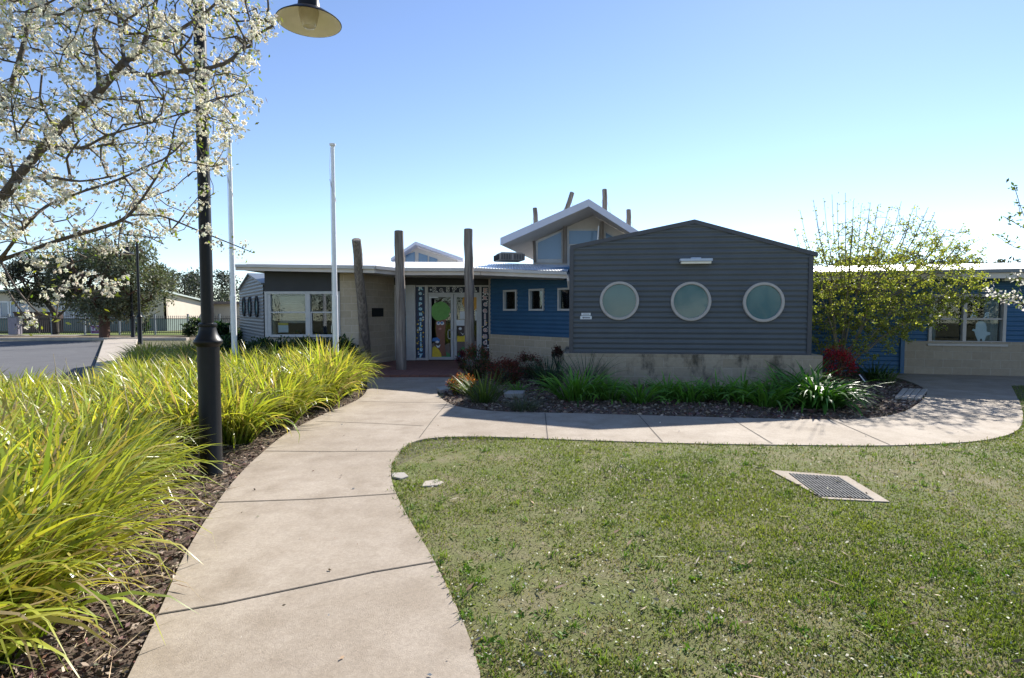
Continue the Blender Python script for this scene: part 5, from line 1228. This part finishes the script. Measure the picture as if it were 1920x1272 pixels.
for (u, v) in [(1890, 452), (1905, 455), (1880, 440), (1912, 400), (1890, 410), (1908, 380), (1900, 352), (1865, 548), (1880, 553), (1895, 560), (1908, 562), (1915, 575), (1910, 520), (1918, 530), (1903, 548), (1872, 556)]: at2.append(tuple(q2(u, v, 5.5)))
def twig_leaves(pos, pr, tips, rad):
    thin = np.where(rad < .010)[0]; near = np.array([i for i in thin if pos[i][0]+TB2.x < 6.1])
    k = np.concatenate([np.repeat(tips, 3), np.repeat(near, 2)]); n = len(k); lc = pos[k]+rng.normal(0, .022, (n, 3))
    L_ = [leaves(lc, .028+.03*rng.random(n), .014+.014*rng.random(n), col_rand(n, (.10, .14, .04), .25, (.18, .21, .06), .3))]
    low = np.array([i for i in near if pos[i][2] < 2.05]); kk = np.repeat(low, 4); n = len(kk); c = pos[kk]+rng.normal(0, .025, (n, 3)); s = .012+.012*rng.random(n)
    F_ = [leaves(c, s*1.7, s*1.4, col_rand(n, (.74, .70, .68), .08))]
    return [('leaves', L_, M['leaf']), ('blossom', F_, M['petal'])]
tree('blossom_tree', tuple(TB2), 'slender budding branches reaching in at the right edge before the classroom wing', 'tree', S2, P2, np.array(at2), .10, .0022, .05, M['bark'], twig_leaves, wob=.08)
# ---- leafing tree between the wings
TB3 = Vector((7.4, 12.75, 0))
lines = [(None, [Vector((0, 0, -.05)), Vector((.02, 0, .3)), Vector((.04, .0, .6))])]
for (dx, dy, z, bx_, bz) in ((-.55, .1, 3.3, -.15, 1.6), (.1, -.2, 3.6, .05, 1.7), (.9, .2, 3.5, .35, 1.7), (1.6, 0, 3.0, .6, 1.4), (2.6, -.2, 2.2, 1.0, 1.1), (-.7, -.3, 2.2, -.25, 1.1), (.5, .5, 2.9, .3, 1.3), (1.1, -.5, 2.0, .5, 1.0), (2.2, .3, 1.6, .9, .9), (.3, -.6, 1.8, .15, 1.0)):
    lines.append((1, [Vector((.03, 0, random.uniform(.12, .55))), Vector((bx_*.55, dy*.3, bz*.62)), Vector((bx_, dy*.6, bz)), Vector((dx, dy, z))]))
TIPS = [(1500, 395), (1490, 430), (1505, 440), (1525, 375), (1560, 365), (1585, 362), (1615, 385), (1645, 395), (1690, 378), (1715, 385), (1740, 390), (1752, 402), (1775, 430), (1790, 445), (1745, 430), (1800, 455), (1815, 500), (1828, 535), (1815, 560), (1530, 395), (1545, 375), (1600, 375), (1665, 395), (1570, 380), (1632, 380), (1705, 420), (1760, 440), (1795, 470)]
for (u, v) in TIPS:
    t = P(u, v, 12.75+random.uniform(-.7, .7))-TB3
    st_ = Vector((.08+t.x*.33, t.y*.4, 1.0+.28*t.z)); md = st_.lerp(t, .55)+Vector((t.x*.07, 0, -.10))
    lines.append((1, [st_, md, t]))
S3, P3 = polyline_seeds(lines, 4)
A = ellipsoid(6500, (1.0, 0, 2.0), (2.35, 1.1, 1.85)); zmin = .42+np.clip(A[:, 0]-.45, 0, 9)*.56+np.clip(-A[:, 0]-.1, 0, 9)*.2
A = A[(A[:, 2] > zmin)]
# crown thins upward
A = A[rng.random(len(A)) < np.interp(A[:, 2], [0, 1.2, 2.4, 3.0, 3.8, 4.2], [1, 1, .85, .42, .22, .12])][:1350]
B3 = ellipsoid(900, (1.1, 0, 2.7), (2.0, 1.0, 1.25)); B3 = B3[B3[:, 2] > 2.6][:330]
A = np.concatenate([A, B3])
def spring_leaves(pos, pr, tips, rad):
    z = pos[:, 2]; thin = np.where(rad < .012)[0]; w = np.interp(z[thin], [0, 2.3, 2.9, 3.4, 4.2], [1, 1, .65, .34, .2]); w = w/w.sum()
    k = rng.choice(thin, 24000, p=w); n = len(k); c = pos[k]+rng.normal(0, .032, (n, 3)); s = .8+.5*rng.random(n)
    return [('crown', [leaves(c, .046*s, .032*s, col_rand(n, (.27, .30, .05), .22, (.36, .37, .09), .4), rng.normal(0, 1, (n, 3)))], M['leaf'])]
tree('leafing_tree', tuple(TB3), 'multi stemmed small tree in fresh yellow green leaf between charcoal gable and classroom wing', 'tree', S3, P3, A, .14, .0042, .05, M['twig'], spring_leaves, wob=.05, e=2.6, n=5)
# ---- dark conifer-like tree by the road
def mass_tree(name, x, y, label, H_, c, r, nleaf, size, cols, bark, trunk_r, attr_n=160, group=None, fork=None, mat_='leaf_far', lumps=26, seedlines=None):
    TBx = Vector((x, y, 0))
    lines = seedlines or [(None, [Vector((0, 0, -.1)), Vector((.03, 0, c[2]*.3)), Vector((0, 0, c[2]*.75)), Vector((c[0], c[1], c[2]+r[2]*.5))])]
    S_, P_ = polyline_seeds(lines, 3)
    cl = ellipsoid(lumps, c, (r[0]*.80, r[1]*.80, r[2]*.80), .7); lr = rng.uniform(.22, .42, lumps)
    at = np.concatenate([cl+rng.normal(0, .1, cl.shape), ellipsoid(attr_n, c, np.array(r)*.85)])
    def lv(pos, pr, tips, rad):
        k = rng.integers(0, lumps, nleaf); d = unit(rng.normal(0, 1, (nleaf, 3))); qd = rng.random(nleaf)**.5
        pt_ = cl[k]+d*(qd*lr[k])[:, None]*np.array(r)*1.05
        col = col_rand(nleaf, cols[0], .28, cols[1], .4); col *= (1+rng.normal(0, .12, lumps))[k][:, None]
        return [('crown', [leaves(pt_, size*(.7+.7*rng.random(nleaf)), size*(.3+.3*rng.random(nleaf)), np.clip(col, .004, .9), d+rng.normal(0, .5, (nleaf, 3)))], M[mat_])]
    return tree(name, tuple(TBx), label, 'tree', S_, P_, at, r[0]*.22, trunk_r*.12, trunk_r, bark, lv, group, e=2.2, n=6)
dgc = ((.10, .115, .065), (.175, .185, .125))
g = G(196, 637); mass_tree('evergreen_tree', g.x, g.y, 'big dark evergreen tree with reddish trunk by the road verge', 6, (.5, 0, 3.45), (2.95, 2.6, 2.55), 25000, .17, dgc, M['bark_red'], .30, lumps=34)
g = G(105, 628); s_ = [(None, [Vector((0, 0, -.1)), Vector((-.05, 0, .8)), Vector((0, 0, 1.4)), Vector((-.8, 0, 2.6))]), (1, [Vector((-.02, 0, 1.1)), Vector((.6, 0, 1.6)), Vector((1.3, 0, 2.4))])]
mass_tree('dark_tree', g.x, g.y, 'dark forked tree left of the reddish trunked evergreen', 5, (-.8, 0, 3.7), (2.5, 2.2, 1.7), 9000, .17, ((.03, .038, .022), (.055, .065, .035)), M['bark_dark'], .26, lumps=36, seedlines=s_)
FG = 'far trees beyond the school buildings'
far = [(345, 95, 5.2, 505, 550, 'far grey green gum tree behind the cream gable'), (393, 90, 5.0, 503, 548, 'far gum tree just left of the lamp post pole, beyond the low building'), (436, 85, 4.2, 545, 590, 'far low tree between the low building and the grey shed'), (318, 100, 4.5, 518, 560, 'far gum tree right of the dark evergreen'),
       (60, 80, 6, 540, 585, 'far tree behind the roof of the cream building at the far left'), (1668, 62, 5.2, 470, 510, 'far tree rising behind the classroom roof, beyond the leafing tree'), (1735, 58, 4.5, 476, 512, 'far tree behind the middle of the classroom roof'), (1812, 60, 2.2, 484, 505, 'small far tree top behind the classroom roof right of the leafing tree'),
       (1895, 60, 3.2, 490, 512, 'far tree top at the right end of the classroom roof'), (1610, 60, 4.2, 478, 510, 'far tree behind the classroom roof next to the charcoal gable')]
for u, Y, rx, v0, v1, lab in far:
    t = P(u, v0, Y); b_ = P(u, v1, Y); hz = (t.z-b_.z)/2+1.5
    mass_tree('gum_tree', t.x, Y, lab, t.z, (0, 0, t.z-hz), (rx, rx*.8, hz), 2600, .42, ((.05, .062, .05), (.085, .095, .075)), M['bark_dark'], .25, 60, FG, lumps=22)
# ---- unseen hedge added behind the viewpoint to fill the reflections in the glass
hc = []
for k in range(34): hc.append((random.uniform(-22, 20), random.uniform(-10.5, -7), random.uniform(.6, 3.4)))
hc = np.array(hc); n = 26000; k = rng.integers(0, len(hc), n); d = unit(rng.normal(0, 1, (n, 3))); hp = hc[k]+d*(rng.random(n)**.45)[:, None]*np.array([1.5, 1.2, 1.1]); hp[:, 2] = np.maximum(hp[:, 2], .03)
wh = rng.random(n) < .42; hcol = col_rand(n, (.035, .06, .022), .3); hcol[wh] = col_rand(int(wh.sum()), (.74, .73, .68), .08)
sz = np.where(wh, .065, .13)*(.7+.6*rng.random(n))
V, Q, C = leaves(hp, sz, sz*.7, hcol)
props(link('reflection_hedge', np_mesh('reflection_hedge', V, Q, C, smooth=False), M['petal']), 'added unseen hedge of leaves and white petals that fills the glass reflections', 'hedge', kind='stuff')
# ================================================================== LIGHT, SKY, CAMERA
SUN_EL, SUN_AZ = 33.2, 30.8
w = bpy.data.worlds.new('World'); scene.world = w; w.use_nodes = True
nt = w.node_tree; bg = nt.nodes['Background']
sk = nt.nodes.new('ShaderNodeTexSky'); sk.sky_type = 'NISHITA'; sk.sun_disc = False; sk.sun_elevation = R(SUN_EL); sk.sun_rotation = R(SUN_AZ)
sk.altitude = 0; sk.air_density = .8; sk.dust_density = 0.02; sk.ozone_density = 1.8
hs_ = nt.nodes.new('ShaderNodeHueSaturation'); hs_.inputs['Saturation'].default_value = 1.0; hs_.inputs['Hue'].default_value = .506; hs_.inputs['Value'].default_value = .95
nt.links.new(sk.outputs[0], hs_.inputs['Color']); nt.links.new(hs_.outputs[0], bg.inputs['Color']); bg.inputs['Strength'].default_value = .098
sd = bpy.data.lights.new('Sun', 'SUN'); sd.energy = 4.5; sd.angle = R(.53); sd.color = (1, .95, .87)
so = bpy.data.objects.new('Sun', sd); COL.objects.link(so)
dv = Vector((math.sin(R(SUN_AZ))*math.cos(R(SUN_EL)), math.cos(R(SUN_AZ))*math.cos(R(SUN_EL)), math.sin(R(SUN_EL))))
so.rotation_euler = dv.to_track_quat('Z', 'Y').to_euler(); so.location = dv*60
cd = bpy.data.cameras.new('Camera'); cd.sensor_width = 36; cd.lens = F/1920*36; cd.clip_start = .05; cd.clip_end = 2000
co = bpy.data.objects.new('Camera', cd); COL.objects.link(co); co.location = CAM; co.rotation_euler = (math.pi/2-PITCH, 0, 0)
scene.camera = co
vs = scene.view_settings; vs.view_transform = 'Standard'; vs.look = 'None'; vs.gamma = 1; vs.exposure = 1.18; vs.use_curve_mapping = False
scene.render.engine = 'CYCLES'
scene.cycles.use_denoising = True
scene.cycles.max_bounces = 6; scene.cycles.transparent_max_bounces = 8
